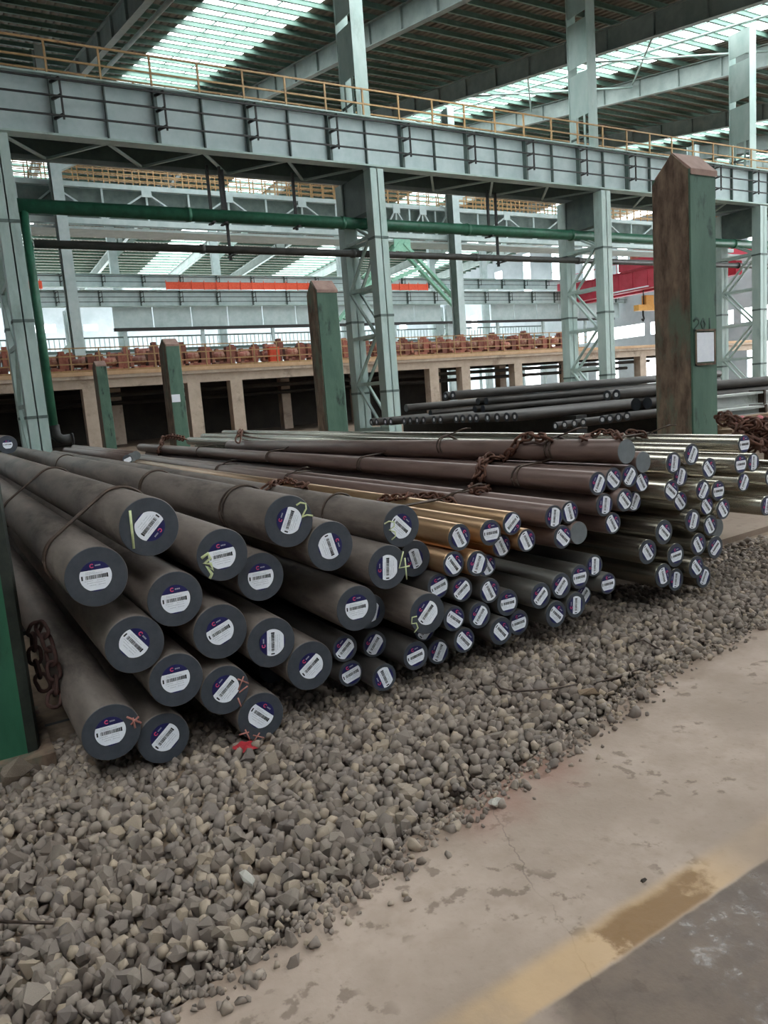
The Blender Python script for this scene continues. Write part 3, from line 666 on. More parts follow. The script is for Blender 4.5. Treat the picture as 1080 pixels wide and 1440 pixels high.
for pl in ([(975,452),(979,447),(983,450),(983,455),(975,465),(984,465)], [(989,448),(986,455),(989,465),(992,456),(989,448)], [(998,447),(998,465)]):
    m = MB(); m.tube([onY(x, y, 4.567) for x, y in pl], .013, 6); o = S.part('stencilled_digit', m, m_)
    for v in o.data.vertices: v.co.y = 4.567+(v.co.y-4.567)*.2
stake_post(6.0, 6.42, 12.0, 12.38, 3.53, 'rusty green square post in the middle, in front of a crane column')
t, S = stake_post(6.0, 6.40, 21.6, 22.3, 3.52, 'shorter looking green post with a small torn white tag')
a = onY(241, 555, 21.58); b = onY(254, 565, 21.58); m = MB(); m.box((a[0],21.57,b[2]), (b[0],21.595,a[2])); S.part('torn_tag', m, paper)
stake_post(6.0, 6.42, 31.7, 32.4, 3.68, 'farthest thin green post left of the tagged green post')
t = thing('stake_post', 'dark green post at the left edge beside the thick bars', 'post', (-.25, 3.78, -.15)); S = Sub(t)
m = MB(); m.poly([(-.28,3.78),(.19,3.78),(.19,4.25),(-.28,4.25)], 2, 'z', -.15, 3.3); S.part('post_body', m, mat('deep green post paint', srgb(36,90,66), srgb(48,106,78), .6, 0, 5, (1,1,.3), .3, c3=srgb(26,44,36), s3=3, t3=(.6,.7)))
m = MB(); m.poly([(.19,3.775),(.235,3.79),(.25,3.83),(.25,4.2),(.19,4.25)], 2, 'z', -.15, 3.3); S.part('dark_corner', m, mat('green black edge', srgb(30,36,32), srgb(50,54,46), .8, 0, 9, bump=.4))  # dark green-black strip along the post's right edge
m = MB(); m.box((-.4,3.7,-.16), (.3,4.4,-.02)); S.part('base_plate', m, postr)
BAR_TXT = '''1,0.515,0.851,0.128,3.27,0,thick,L;2,0.752,1.024,0.128,3.27,-135,thick,L;3,0.824,0.692,0.124,3.27,0,thick,L;4,1.056,0.849,0.121,3.27,3,thick,L;5,0.631,0.531,0.127,3.27,-55,thick,L;6,1.008,0.502,0.128,3.27,20,thick,L;7,0.786,0.331,0.122,3.27,0,thick,L;8,1.245,0.703,0.117,3.32,0,thick,L;9,1.244,0.394,0.122,3.27,85,thick,L;10,0.999,0.226,0.116,3.27,40,thick,L;11,0.493,0.168,0.125,3.29,0,thick,L;12,0.712,0.062,0.117,3.32,40,thick,L;13,1.155,0.053,0.116,3.27,-45,thick,L;102,1.392,0.951,0.125,3.27,65,thick,L;14,1.596,0.798,0.124,3.27,-75,thick,L;15,2.006,0.834,0.110,3.27,-45,thick,L;16,1.878,0.649,0.114,3.22,85,thick,L;17,2.148,0.621,0.101,3.39,105,thick,L;18,1.686,0.477,0.115,3.22,0,thick,L;19,1.871,0.376,0.095,3.43,70,thick,L;20,2.075,0.372,0.109,3.19,45,thick,L;21,1.430,0.233,0.123,3.27,35,thick,L;22,1.675,0.236,0.072,3.37,40,dark,S1;23,1.861,0.209,0.072,3.39,50,dark,S1;24,1.695,0.095,0.070,3.37,15,dark,S1;25,1.836,0.066,0.073,3.27,110,dark,S1;26,2.036,0.134,0.079,3.27,10,dark,S2;27,2.220,0.095,0.071,3.33,60,dark,S2;28,2.170,0.224,0.067,3.37,45,dark,S2;29,2.297,0.279,0.071,3.27,-40,dark,S2;30,2.355,0.143,0.071,3.27,-50,dark,S2;31,2.365,0.717,0.075,3.27,-65,gold,S2;32,2.317,0.579,0.071,3.27,-55,gold,S2;33,2.228,0.468,0.071,3.30,15,dark,S2;34,2.363,0.428,0.069,3.27,35,dark,S2;35,2.460,0.559,0.072,3.25,65,gold,S2;36,2.470,0.260,0.076,3.27,50,dark,S2;37,2.593,0.704,0.075,3.29,0,gold,S2;38,2.750,0.732,0.068,3.29,220,gold,S2;39,2.851,0.618,0.068,3.29,-65,gold,S2;40,2.716,0.600,0.067,3.35,-65,gold,S2;41,2.633,0.495,0.067,3.39,-60,gold,S2;42,2.550,0.384,0.071,3.27,-65,dark,S2;43,2.671,0.290,0.078,3.27,0,dark,S2;44,2.778,0.141,0.076,3.31,5,dark,S2;45,2.598,0.145,0.081,3.25,-50,dark,S2;46,2.920,0.280,0.079,3.27,40,grey,S3;47,3.084,0.308,0.078,3.27,45,grey,S3;48,3.236,0.334,0.075,3.27,0,grey,S3;49,3.358,0.173,0.067,3.37,45,grey,S3;50,3.402,0.366,0.070,3.31,85,grey,S3;51,3.473,0.246,0.068,3.27,0,grey,S3;52,3.196,0.167,0.079,3.27,85,grey,S3;53,3.032,0.145,0.081,3.27,-45,grey,S3;54,3.049,0.727,0.071,3.27,80,brown,S4;55,3.214,0.727,0.069,3.31,-75,brown,S4;56,3.110,0.598,0.071,3.27,-45,brown,S4;57,3.261,0.596,0.070,3.29,999,brown,S4;58,3.413,0.878,0.073,3.27,60,brown,S5;59,3.571,0.886,0.072,3.29,-45,brown,S5;60,3.715,0.886,0.071,3.29,50,brown,S5;61,3.463,0.740,0.072,3.27,80,brown,S5;62,3.619,0.750,0.072,3.25,-50,brown,S5;63,3.859,0.698,0.067,3.39,60,brown,S5;64,3.531,0.616,0.068,3.27,-60,brown,S5;65,3.668,1.045,0.078,3.27,999,brown,S5;66,3.839,0.960,0.069,3.29,999,brown,S5;67,3.858,0.828,0.063,3.32,-60,brown,S5;68,4.100,0.926,0.072,3.27,80,bright,S6;69,4.282,0.963,0.073,3.27,60,bright,S6;70,4.220,0.823,0.069,3.31,70,bright,S6;71,4.076,0.750,0.071,3.27,-40,bright,S6;72,4.228,0.654,0.065,3.32,-50,bright,S6;73,4.459,0.850,0.073,3.27,-50,bright,S7;74,4.838,0.977,0.066,3.27,0,bright,S7;75,4.800,0.842,0.070,3.27,0,bright,S7;76,5.002,0.829,0.068,3.31,85,bright,S7;77,4.830,0.710,0.066,3.27,60,bright,S7;78,4.392,0.711,0.072,3.27,55,bright,S7;79,4.579,0.682,0.072,3.29,0,bright,S7;80,4.471,0.591,0.065,3.30,-50,bright,S7;81,4.632,0.546,0.073,3.29,-55,bright,S7;94,5.099,0.505,0.073,3.27,80,bright,S7;82,4.280,0.521,0.077,3.27,70,darkshine,S8;83,4.493,0.453,0.074,3.29,-60,darkshine,S8;84,4.721,0.388,0.079,3.41,999,darkshine,S8;85,3.995,0.487,0.082,3.27,-45,darkshine,S8;86,4.353,0.346,0.077,3.28,-60,darkshine,S8;87,4.542,0.291,0.081,3.29,40,darkshine,S8;88,3.837,0.384,0.082,3.27,-55,darkshine,S8;89,4.118,0.311,0.081,3.28,5,darkshine,S8;90,3.982,0.200,0.081,3.27,-75,darkshine,S8;91,4.164,0.129,0.077,3.32,80,darkshine,S8;92,4.325,0.193,0.078,3.28,-50,darkshine,S8;93,4.493,0.080,0.078,3.35,60,darkshine,S8'''
# ------------------------------------------------------------------ the steel bars: id, x, z, radius, y of the sawn end, sticker turn, finish, bundle
BARS = []
for l in BAR_TXT.split(';'):
    a = l.split(','); BARS.append((int(a[0]), float(a[1]), float(a[2]), float(a[3]), float(a[4]), int(a[5]), a[6], a[7]))
HAND = {
 1:'thick steel bar at far left of the stack, upright sticker, beside the green post', 2:'thick top bar with one yellow chalk stroke on its end',
 3:'thick steel bar, upright sticker, just below the bar with the chalk stroke', 4:'thick steel bar with a yellow chalk smear left of its sticker',
 5:'thick steel bar below the leftmost one, sticker tilted with blue at upper right', 6:'thick steel bar with scratched end, centre of the left stack',
 7:'thick steel bar with a brownish scuff at lower left of its end', 8:'dim thick bar set back right of the bar with chalk smear',
 9:'thick steel bar with sticker turned sideways, blue edge on the left', 10:'thick steel bar with pink chalk strokes right of its sticker',
 11:'lowest left thick bar with pink chalk star above its sticker', 12:'shadowed thick bar on the ground beside the lowest left one',
 13:'lowest thick bar with pink marks under its sticker, over the red rag', 102:'thick top bar marked with a chalk numeral two',
 14:'thick steel bar between the chalk 2 and chalk 4 bars', 15:'thick top bar marked with a chalk numeral three', 16:'thick steel bar marked with a chalk numeral four',
 17:'thick bar half hidden right behind the chalk 4 bar', 18:'thick protruding bar, upright sticker, left of the chalk 5 bar',
 19:'dim thick bar peeping out between two bars left of chalk 5', 20:'thick steel bar marked with a chalk numeral five', 21:'thick bar at lower right of the thick stack, tilted sticker, near the small dark bars'}
BN = {'S1':'four small bars low beside the thick stack','S2':'brass tinted bundle right of the chalked bars','S3':'protruding grey bundle low in mid pile','S4':'four bar bundle under the hanging chain',
 'S5':'brown bundle with the blank ends','S6':'narrow bright bundle by the blank ends','S7':'bright bundle below the tall post','S8':'low bundle at the right end'}
FIN = {'dark':'dark','gold':'brassy','grey':'grey','brown':'brown','bright':'shiny','darkshine':'dark shiny','thick':'thick'}
LBL = dict(HAND)
for b in BN:
    q = sorted([r for r in BARS if r[7] == b], key=lambda r: -r[2]); rows = []
    for r in q:
        if rows and rows[-1][0][2]-r[2] < .075: rows[-1].append(r)
        else: rows.append([r])
    for ri, row in enumerate(rows):
        row.sort(key=lambda r: r[1])
        for ci, r in enumerate(row):
            rn = 'top' if ri == 0 else ('bottom' if ri == len(rows)-1 else ordn(ri))
            pos = 'only bar' if len(row) == 1 else ('first' if ci == 0 else 'last' if ci == len(row)-1 else ordn(ci))+(' from left' if 0 < ci < len(row)-1 else '')
            LBL[r[0]] = '%s%s bar, %s in %s row, %s' % (FIN[r[6]], ' unlabelled' if r[5] == 999 else '', pos, rn, BN[b])
            LBL[r[0]] = LBL[r[0]].replace('first in', 'leftmost in').replace('last in', 'rightmost in')
def arc_poly(r, zlo, zhi, n=40):
    pts = []
    for k in range(n):
        a = 2*math.pi*k/n; pts.append((r*math.cos(a), min(zhi, max(zlo, r*math.sin(a)))))
    return pts
def sticker_set(r, zt, zb, tag_):
    w_ = MB(); w_.poly(arc_poly(r, zb, zt), 2, 'y', -.0042, -.003)
    h = MB(); h2 = MB(); a0 = math.asin(zt/r); n = 14
    h.poly([(r*math.cos(a0+(math.pi-2*a0)*k/n), r*math.sin(a0+(math.pi-2*a0)*k/n)) for k in range(n+1)], 2, 'y', -.0042, -.003)
    if zb > -.95*r:
        a1 = math.asin(-zb/r); h2.poly([(r*math.cos(a1+(math.pi-2*a1)*k/n), -r*math.sin(a1+(math.pi-2*a1)*k/n)) for k in range(n+1)], 2, 'y', -.0042, -.003)
    bc = MB(); x = -r*.80; rg = random.Random(3)
    bc.box((-r*.90,-.0048,-.011), (-r*.80,-.0042,.007)); bc.box((r*.66,-.0048,-.011), (r*.76,-.0042,.007)); x = -r*.64
    while x < r*.6:
        q = rg.choice((.001,.0015,.0025,.003)); bc.box((x,-.0048,-.010), (x+q,-.0042,.006)); x += q+rg.choice((.0008,.0012,.002))
    tx = MB()
    for z, x0, x1 in ((.019,-.6,-.1),(.013,-.62,.45),(-.017,-.72,-.25),(-.017,.05,.5),(-.026,-.6,.5),(-.036,-.45,-.1),(-.036,.1,.5)):
        x = x0*r
        if z < zb+.006 or z > zt-.004: continue
        while x < x1*r: q = rg.uniform(.003,.006); tx.box((x,-.0047,z-.0009), (x+q,-.0042,z+.0009)); x += q+.0018
    lg = MB(); zc_ = (zt+r)/2-.001
    lg.tube([(-.011+.0072*math.cos(t), -.0044, zc_+.0072*math.sin(t)) for t in np.linspace(.7, 5.6, 14)], .0024, 6)
    nm = MB()
    for k in range(5): nm.box((.002+k*.0045,-.0047,zc_-.003), (.005+k*.0045,-.0042,zc_+.003))
    return [w_.mesh('paper_sticker', paper), h.mesh('header_band', blue), bc.mesh('barcode', ink), tx.mesh('printed_text', greyink), lg.mesh('logo', pink), nm.mesh('logo_text', greyink)]+([h2.mesh('footer_band', blue)] if h2.v else [])
BIGST, SMST = sticker_set(.064, .027, -.058, 'a'), sticker_set(.055, .023, -.040, 'b')
endmesh = {}
def steel_bar(x, y, z, R, L, kind, label, ang, group=None, axis='y', sticker=True, name='steel_bar', full=True, ST_=None, blank=True):
    m = MB(); n = 48 if R > .1 else 32; ch = .004
    R -= .001; m.lathe([(0,R-ch),(ch,R),(L-ch,R),(L,R-ch)], n)
    o = m.build(name, B_MATS[kind]); o.location = (x, y, z); tag(o, label, 'bar', group, 'thing')
    if axis == 'x': o.rotation_euler = (0,0,-math.pi/2)
    key = (round(R,3), sticker or not blank)
    if key not in endmesh:
        e = MB(); e.lathe([(-.003,R*.975),(0,R*.985)], n); endmesh[key] = e.mesh('end_face', endm if sticker or not blank else blank_m)
    ef = put('end_face', endmesh[key], o)
    if sticker:
        st = ST_ or (BIGST if R > .1 else SMST); p = put('paper_sticker', st[0], o, (RNG.uniform(-.005,.005),0,RNG.uniform(-.002,.008) if R > .1 else 0), (0,-math.radians(ang),0))
        if R > .1 or full:
            for me in st[1:]: put(me.name.split('.')[0], me, p)
    return o
BOBJ = {}
TILT = {65:-.75, 66:-.7, 59:-.35, 60:-.4, 67:-.3, 69:.18, 74:.18, 68:.1}
for (i, x, z, R, y, ang, kind, b) in BARS:
    L = {'L':12.2,'S5':11.35,'S7':10.6,'S6':10.5,'S4':11.6}.get(b, 10.9)+RNG.uniform(-.25,.25)
    BOBJ[i] = steel_bar(x, y, z, R, 7.2 if i in (65, 66) else L, kind, LBL[i], 0 if ang == 999 else ang, None, 'y', ang != 999)
    BOBJ[i].rotation_euler.x = math.radians(TILT.get(i, 0))      # the bars do not all lie level
CYL = [(x, z, R, y, y+10.5) for (i, x, z, R, y, ang, kind, b) in BARS]
# bars at the right, their ends outside the frame
for k, (x, z) in enumerate(((5.20,.70),(5.36,.69),(5.52,.70),(5.68,.69),(5.28,.545),(5.45,.54),(5.62,.54))):
    steel_bar(x, 3.3, z, .073, 10.3, 'bright', 'shiny bar running out at the right edge beyond the labelled ends', 0, 'shiny bars cut by the right edge'); CYL.append((x, z, .073, 3.3, 13.5))
CYL.append((5.03, .692, .068, 3.7, 13.5)); steel_bar(5.03, 3.7, .692, .068, 9.6, 'dark', 'dark unlabelled bar under the last shiny bar of the top row at the right', 0, None, sticker=False, name='recessed_bar', blank=False)
# bars set back inside the pile, filling its dark gaps
CA = np.array([(c[0], c[1], c[2]) for c in CYL]); fills = []
for Rf in (.12, .095, .075, .06):
    for _ in range(5000):
        x = RNG.uniform(.62, 4.45); z = RNG.uniform(Rf-.09, 1.0)
        if Rf > .1 and x > 2.1: continue
        A = np.array([(c[0], c[1], c[2]) for c in CYL]+fills)
        if (np.hypot(A[:,0]-x, A[:,1]-z) < A[:,2]+Rf+.002).any(): continue
        near = CA[np.abs(CA[:,0]-x) < .16]
        if not len(near) or z+Rf > (near[:,1]+near[:,2]).max()-.09: continue
        left = CA[(CA[:,0] > x-.35) & (CA[:,0] < x+.02)]; right = CA[(CA[:,0] < x+.35) & (CA[:,0] > x-.02)]
        if not len(left) or z+Rf > (left[:,1]+left[:,2]).max()-.05 or not len(right): continue
        fills.append((x, z, Rf))
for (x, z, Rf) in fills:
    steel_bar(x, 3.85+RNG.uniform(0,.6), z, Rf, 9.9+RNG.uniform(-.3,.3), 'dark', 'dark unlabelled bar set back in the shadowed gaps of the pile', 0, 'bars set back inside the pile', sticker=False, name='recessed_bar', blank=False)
# chalk on the sawn ends
YE = {i: y for (i, x, z, R, y, ang, k, b) in BARS}; PX = {i: (x, y, z) for (i, x, z, R, y, ang, k, b) in BARS}
A_ = lambda u, v: (u/2.7, 600+v/2.7)
B_ = lambda u, v: (300+u/2.7, 580+v/2.7)
def marks(i, strokes, m_, name, wd, conv, off):
    """chalk strokes drawn on the end of bar i"""
    for st in strokes:
        m = MB(); P = [onY(*conv(u+off[0], v+off[1]), YE[i]-.0042)-np.array(PX[i]) for u, v in st]
        m.tube([(p[0], -.0055, p[2]) for p in P], wd, 6)
        o = m.build(name, m_, BOBJ[i])
        for v in o.data.vertices: v.co.y = -.0055+(v.co.y+.0055)*.22
def dpx(i, x, y):   # where the bar's centre sits now against where it was measured
    d = np.array(PX[i])-EY; zc = d@FW; return (540+FPX*(d@RT)/zc-x, 720-FPX*(d@UP)/zc-y)
for i, (x, y), st, m_, nm, wd, cv in (
  (2,(210,740.7),[[(493,318),(508,463)]],chalk,'chalk_mark',.006,A_),
  (102,(406.3,733),[[(315,352),(330,342),(350,346),(352,365),(340,388),(335,397),(355,389),(378,392)]],chalk,'chalk_mark',.005,B_),
  (15,(563.7,740.4),[[(648,425),(665,415),(685,418),(685,435),(666,448),(688,455),(690,472),(675,485)]],chalk,'chalk_mark',.004,B_),
  (16,(545.5,796.7),[[(722,525),(706,588),(746,580)],[(728,550),(735,632)]],chalk,'chalk_mark',.0045,B_),
  (20,(588,858.5),[[(738,762),(720,766),(718,790),(736,788),(742,806),(728,824)]],chalk,'chalk_mark',.004,B_),
  (4,(313,780.4),[[(765,500),(790,482),(800,500),(775,520),(800,520),(810,545),(785,530),(805,560),(796,578)]],chalk,'chalk_smear',.008,A_),
  (11,(157.4,1029.6),[[(482,1102),(538,1125)],[(505,1105),(515,1145)],[(528,1100),(498,1132)]],pinkchalk,'pink_mark',.005,A_),
  (10,(316.7,970.4),[[(902,958),(945,975)],[(925,948),(905,1000)],[(940,985),(908,1010)],[(903,1030),(915,1062)]],pinkchalk,'pink_mark',.004,A_),
  (13,(366.7,1007.4),[[(908,1170),(945,1160)],[(930,1150),(948,1188)],[(960,1172),(1003,1182)],[(985,1162),(962,1198)]],pinkchalk,'pink_mark',.004,A_)):
    d = dpx(i, x, y); marks(i, st, m_, nm, wd, cv, (d[0]*2.7, d[1]*2.7))

# ------------------------------------------------------------------ tie wires round the bundles, chains over them
BX = {i: (x, z, R) for (i, x, z, R, y, a, k, b) in BARS}
def hit(px, py, only=None):
    d = ray(px, py); best = None
    for (x, z, R, y0, y1) in CYL:
        A = d[0]**2+d[2]**2; Bq = -d[0]*x+d[2]*(EYE-z); Cq = x*x+(EYE-z)**2-R*R; D = Bq*Bq-A*Cq
        if D < 0: continue
        t = (-Bq-math.sqrt(D))/A; p = EY+d*t
        if y0 <= p[1] <= y1 and (best is None or t < best[0]): best = (t, p, np.array((p[0]-x, 0, p[2]-z))/R)
    return best
def wire(ids, px, py, lab, lines=2, tail=True):
    top = hit(px, py)
    if top is None: return
    Yw = top[1][1]; pts = []
    for i in ids:
        x, z, R = BX[i]; R += .009
        pts += [(x+R*math.cos(a), z+R*math.sin(a)) for a in np.linspace(-.9, math.pi+.9, 40)]
    pts = sorted(set(pts)); up = []
    for p in pts:
        while len(up) > 1 and (up[-1][0]-up[-2][0])*(p[1]-up[-2][1])-(up[-1][1]-up[-2][1])*(p[0]-up[-2][0]) >= 0: up.pop()
        up.append(p)
    def side(i, s):
        x, z, R = BX[i]; R += .009; an = np.linspace(-.6, 0, 6) if s > 0 else np.linspace(math.pi, math.pi+.6, 6)
        return [(x+R*math.cos(a), z+R*math.sin(a)) for a in an]
    xl = min(ids, key=lambda i: BX[i][0]-BX[i][2]); xr = max(ids, key=lambda i: BX[i][0]+BX[i][2])
    path = side(xl,-1)[::-1]+up+side(xr,1)[::-1]
    t = thing('tie_wire', lab, 'wire', (path[0][0], Yw, path[0][1])); S = Sub(t)
    for k in range(lines):
        m = MB(); n = len(path)
        m.tube([(p[0], Yw+(k-.5*(lines-1))*.035+.02*math.sin(3.1*q/n+k), p[1]) for q, p in enumerate(path)], .0065, 6); S.part('strand', m, wire_m)
    if tail:
        q = up[len(up)//2]; m = MB()
        m.tube([(q[0],Yw,q[1]), (q[0]+.02,Yw-.06,q[1]+.02), (q[0]+.07,Yw-.10,q[1]+.045), (q[0]+.13,Yw-.09,q[1]+.05)], .006, 6)
        m.tube([(q[0]+.03,Yw-.05,q[1]+.02), (q[0]+.08,Yw-.13,q[1]+.05), (q[0]+.11,Yw-.17,q[1]+.05)], .005, 6); S.part('twisted_tail', m, wire_m)
wire([1,2], 165, 688, 'tie wire dipping from the chalk stroke bar onto the leftmost bar', 2, False)
wire([1,2], 58, 667, 'second tie wire farther back on the leftmost bars', 2, False)
wire([102], 338, 686, 'double tie wire round the chalk 2 bar near its end', 2, False)
wire([102,14], 205, 671, 'tie wire farther back on the chalk 2 bar', 2, False)
wire([102,14], 80, 655, 'tie wire far along the chalk 2 bar at the left', 1, False)
wire([15], 475, 697, 'tie wire round the chalk 3 bar', 1, False)
wire([54,55], 700, 690, 'tie wire with frayed ends on the bars under the hanging chain', 2, True)
wire([54,55], 455, 664, 'tie wire halfway along the bars under the hanging chain', 2, True)
wire([54,55], 325, 655, 'tie wire far along the bars under the hanging chain', 2, True)
wire([58,59,60], 760, 652, 'double tie wire round the brown bars right of the hanging chain', 2, True)
wire([58,59], 540, 634, 'tie wire round the brown bars left of the hanging chain', 2, True)
wire([58,59], 405, 628, 'tie wire midway along the brown bars', 2, True)
wire([58,59], 300, 622, 'tie wire near the far end of the brown bars', 1, False)
wire([65,66], 775, 622, 'double tie wire on the blank ended bar', 2, True)
wire([65,66], 620, 622, 'tie wire behind the hanging chain on the blank ended bar', 2, True)
wire([31,37,38], 612, 706, 'tie wire across the brassy bars behind the chalk 3 bar', 2, True)
wire([69,73,74], 910, 612, 'tie wire across the shiny bars by the tall post', 2, True)
wire([69,74], 690, 607, 'tie wire across the shiny bars in mid length', 1, True)
wire([69,74], 470, 604, 'tie wire across the shiny bars near the far end', 2, True)
def link_mesh(a=.052, b=.026, r=.0085):
    P = [(a*.5*(1 if math.cos(t) > 0 else -1)*.55+b*math.cos(t), b*math.sin(t), 0) for t in np.linspace(0, 2*math.pi, 17)[:-1]]
    m = MB(); m.tube(P, r, 7, closed=True); return m.mesh('chain_link', chain_m)
LINK = link_mesh(); SHADE_LINK = LINK.copy(); SHADE_LINK.materials.clear(); SHADE_LINK.materials.append(mat('rusty chain iron with painted shade', srgb(54,34,30), srgb(76,48,42), .85, .1, 20, bump=.4))  # darker copy of the chain colour, shade painted in
def chain(pts, lab, pitch=.058, scale=1.0, jit=.15, link=None):
    P = [np.array(p) for p in pts]; cum = [0]
    for a, b in zip(P[:-1], P[1:]): cum.append(cum[-1]+np.linalg.norm(b-a))
    t = thing('chain', lab, 'chain', P[0]); n = max(3, int(cum[-1]/(pitch*scale)))
    def at(s): 
        s = min(max(s, 0), cum[-1]); i = min(max(np.searchsorted(cum, s)-1, 0), len(P)-2); f = (s-cum[i])/max(cum[i+1]-cum[i], 1e-6); return P[i]+(P[i+1]-P[i])*f
    for k in range(n+1):
        s = k*cum[-1]/n; d = at(s+.02)-at(s-.02); d /= np.linalg.norm(d)+1e-9
        q = Vector(d).to_track_quat('X', 'Z').to_matrix() @ Matrix.Rotation((k % 2)*math.pi/2+.5+RNG.uniform(-jit,jit), 3, 'X')
        o = put('chain_link', link or LINK, t, at(s)-P[0]); o.rotation_euler = q.to_euler(); o.scale = (scale,)*3
    return t
def surf(pl, lift=.03):
    out = []
    for px, py in pl:
        h = hit(px, py)
        if h: out.append(h[1]+h[2]*lift)
    return out
def densify(pl, k=3):
    o = []
    for (a, b), (c, d_) in zip(pl[:-1], pl[1:]): o += [(a+(c-a)*i/k, b+(d_-b)*i/k) for i in range(k)]
    return o+[pl[-1]]
chain(surf(densify([(772,621),(752,618),(736,620),(722,634),(706,646),(690,648),(682,655)],2))+surf([(681,662),(682,672),(684,682),(688,690)],.03), 'rusty chain hanging over the brown bars in mid pile', scale=1.15)
chain(surf([(700,650),(682,650),(676,668)],.035)+surf([(672,684),(664,692),(678,694),(690,688)],.02), 'short rusty chain loop resting below the hanging chain', scale=1.15)
chain(surf(densify([(378,690),(392,682),(404,678),(418,682),(430,689)],2),.03), 'rusty chain lump on the brass bar behind the chalk 2 bar')
chain(surf(densify([(540,703),(560,702),(585,700),(605,698),(622,700),(640,706)],2),.02), 'rusty chain lying across the brassy bars behind the chalk 3 bar')
chain(surf(densify([(822,620),(838,612),(852,609),(866,612),(872,618)],2),.02), 'rusty chain arched on the bars left of the tall post')
chain(surf(densify([(888,612),(900,607),(915,601),(925,600),(906,614)],2),.03), 'rusty chain heap on shiny bars at the foot of the tall post')
chain(surf(densify([(262,617),(245,614),(232,616),(228,626),(226,640)],2),.03), 'rusty chain at the far end of the brown bars', scale=1.5)
chain(surf(densify([(362,604),(348,603),(340,608),(338,618)],2),.03), 'rusty chain at the far end of the shiny bars', scale=1.4)
X0 = np.array((.335, 3.95, .34))
chain([X0+np.array((.03*math.cos(a)+.0, .16*math.sin(a*.5), .16*math.sin(a))) for a in np.linspace(-1.4, 4.2, 30)], 'rusty chain with shade painted in, hanging beside the left green post', scale=1.15, link=SHADE_LINK)
# heap of chain on the right-hand bars
for k in range(7):
    c = np.array((5.40+RNG.uniform(-.14,.25), 3.66+RNG.uniform(-.18,.22), .80+.035*k)); pp = []
    for a in np.linspace(0, 5.5, 14): pp.append(c+np.array((.12*math.cos(a+k), .15*math.sin(a*1.3+k), .02+.10*abs(math.sin(a*.9+k*2)))))
    chain(pp, 'tangled rusty chain in the heap beyond the right end bars, %s' % ('lowest coil','left coil','middle coil','rear coil','right coil','front coil','topmost coil')[k], scale=1.25, jit=.8)
# rag, planks and pale beams behind the heap
def rag(loc, size, m_, lab, seed):
    rg = np.random.default_rng(seed); n = 14; m = MB(); V = []
    for i in range(n):
        for j in range(n):
            u, v = i/(n-1)-.5, j/(n-1)-.5; V.append((u*size*(1+.2*math.sin(7*v)), v*size, .10*size*(1+math.sin(9*u+seed)*math.cos(7*v+seed)+.5*math.sin(17*v))*(1-u*u*2)+rg.normal(0,.006*size)))
    V += [(a, b, c-.012*size) for a, b, c in V]; q = n*n
    F = [(i*n+j, i*n+j+1, (i+1)*n+j+1, (i+1)*n+j) for i in range(n-1) for j in range(n-1)]
    F += [tuple(q+i for i in f[::-1]) for f in F]; m.add(V, F, 0, True); o = m.build('rag', m_); o.location = loc; return tag(o, lab, 'rag', None, 'thing')
rag((5.66,3.70,1.06), .26, mat('pink cloth', srgb(176,92,98), srgb(196,118,122), .9, 0, 20), 'pink rag on the chain heap at the right edge', 3)
rag(tuple(onZ(345,1052,-.05)), .09, mat('red cloth', srgb(150,30,40), srgb(170,44,52), .9), 'small red rag on the gravel under the lowest thick bar', 5)
palem = mat('pale grey beam', srgb(168,170,166), srgb(190,192,188), .6, .1, 2, c3=srgb(140,140,130), s3=2)
wood = mat('old brown timber', srgb(116,92,72), srgb(146,120,96), .9, 0, 4, (.3,3,3), .3)
CRIB = []
for k, (px, py, hh, lab) in enumerate(((1045,562,.20,'pale grey beam, upper of the two right of the tall post'),(1045,579,.13,'pale grey beam, lower of the two right of the tall post'))):
    P = onY(px, py, 7.15-.4*k); t = thing('steel_beam', lab, 'beam', P); S = Sub(t)
    m = MB(); m.ibeam((P[0]-.9,P[1],P[2]), (P[0]+6,P[1],P[2]), .22, hh, .03, .05); S.part('beam_body', m, palem); CRIB += [(P[0]+dx,P[1],P[2]-hh/2-.002) for dx in (-.6,1.6,4.)]
    for x in (P[0]+.35, P[0]+2.6):
        m = MB(); m.box((x-.02,P[1]-.13,P[2]-hh*.6), (x+.02,P[1]+.13,P[2]+hh*.6)); S.part('strap', m, wire_m)
for k, (px, py, lw) in enumerate(((1035,590,1.2),(1040,597,1.6),(1050,604,1.4),(1045,612,1.5))):
    P = onY(px, py, 6.3-.25*k); m = MB(); m.box((-lw*.3,-.09,-.035), (lw,.09,.035)); o = m.build('timber_plank', wood); o.location = P; CRIB += [(P[0]+dx,P[1],P[2]-.037) for dx in (-lw*.2,lw*.7)]
    tag(o, 'old brown timber plank right of the tall post, %s from the top' % ordn(k), 'plank', 'timber planks right of the tall post', 'thing')
t = thing('timber_stand', 'dark timber crib holding the planks and pale beams', 'stand', (9, 6.3, -.13)); S = Sub(t)
for (x, y, zt_) in CRIB:
    n = max(1, int(round((zt_+.13)/.16))); h_ = (zt_+.13)/n
    for kk in range(n): box_part(S, 'crib_block', (x-.10,y-.085,-.13+kk*h_), (x+.10,y+.085,-.13+(kk+1)*h_-.006), wood)
# unseen stack added left of the green post to block side light
for k, (x, z) in enumerate([(-.62-.31*j+.155*(r%2), .03+.27*r) for r in range(4) for j in range(5)]):
    steel_bar(x, 3.35+.1*(k%3), z, .152, 11.5, 'thick', 'unseen thick bar added beyond the left green post to block light', 0, 'added light-blocking stack beyond the left post', sticker=False)
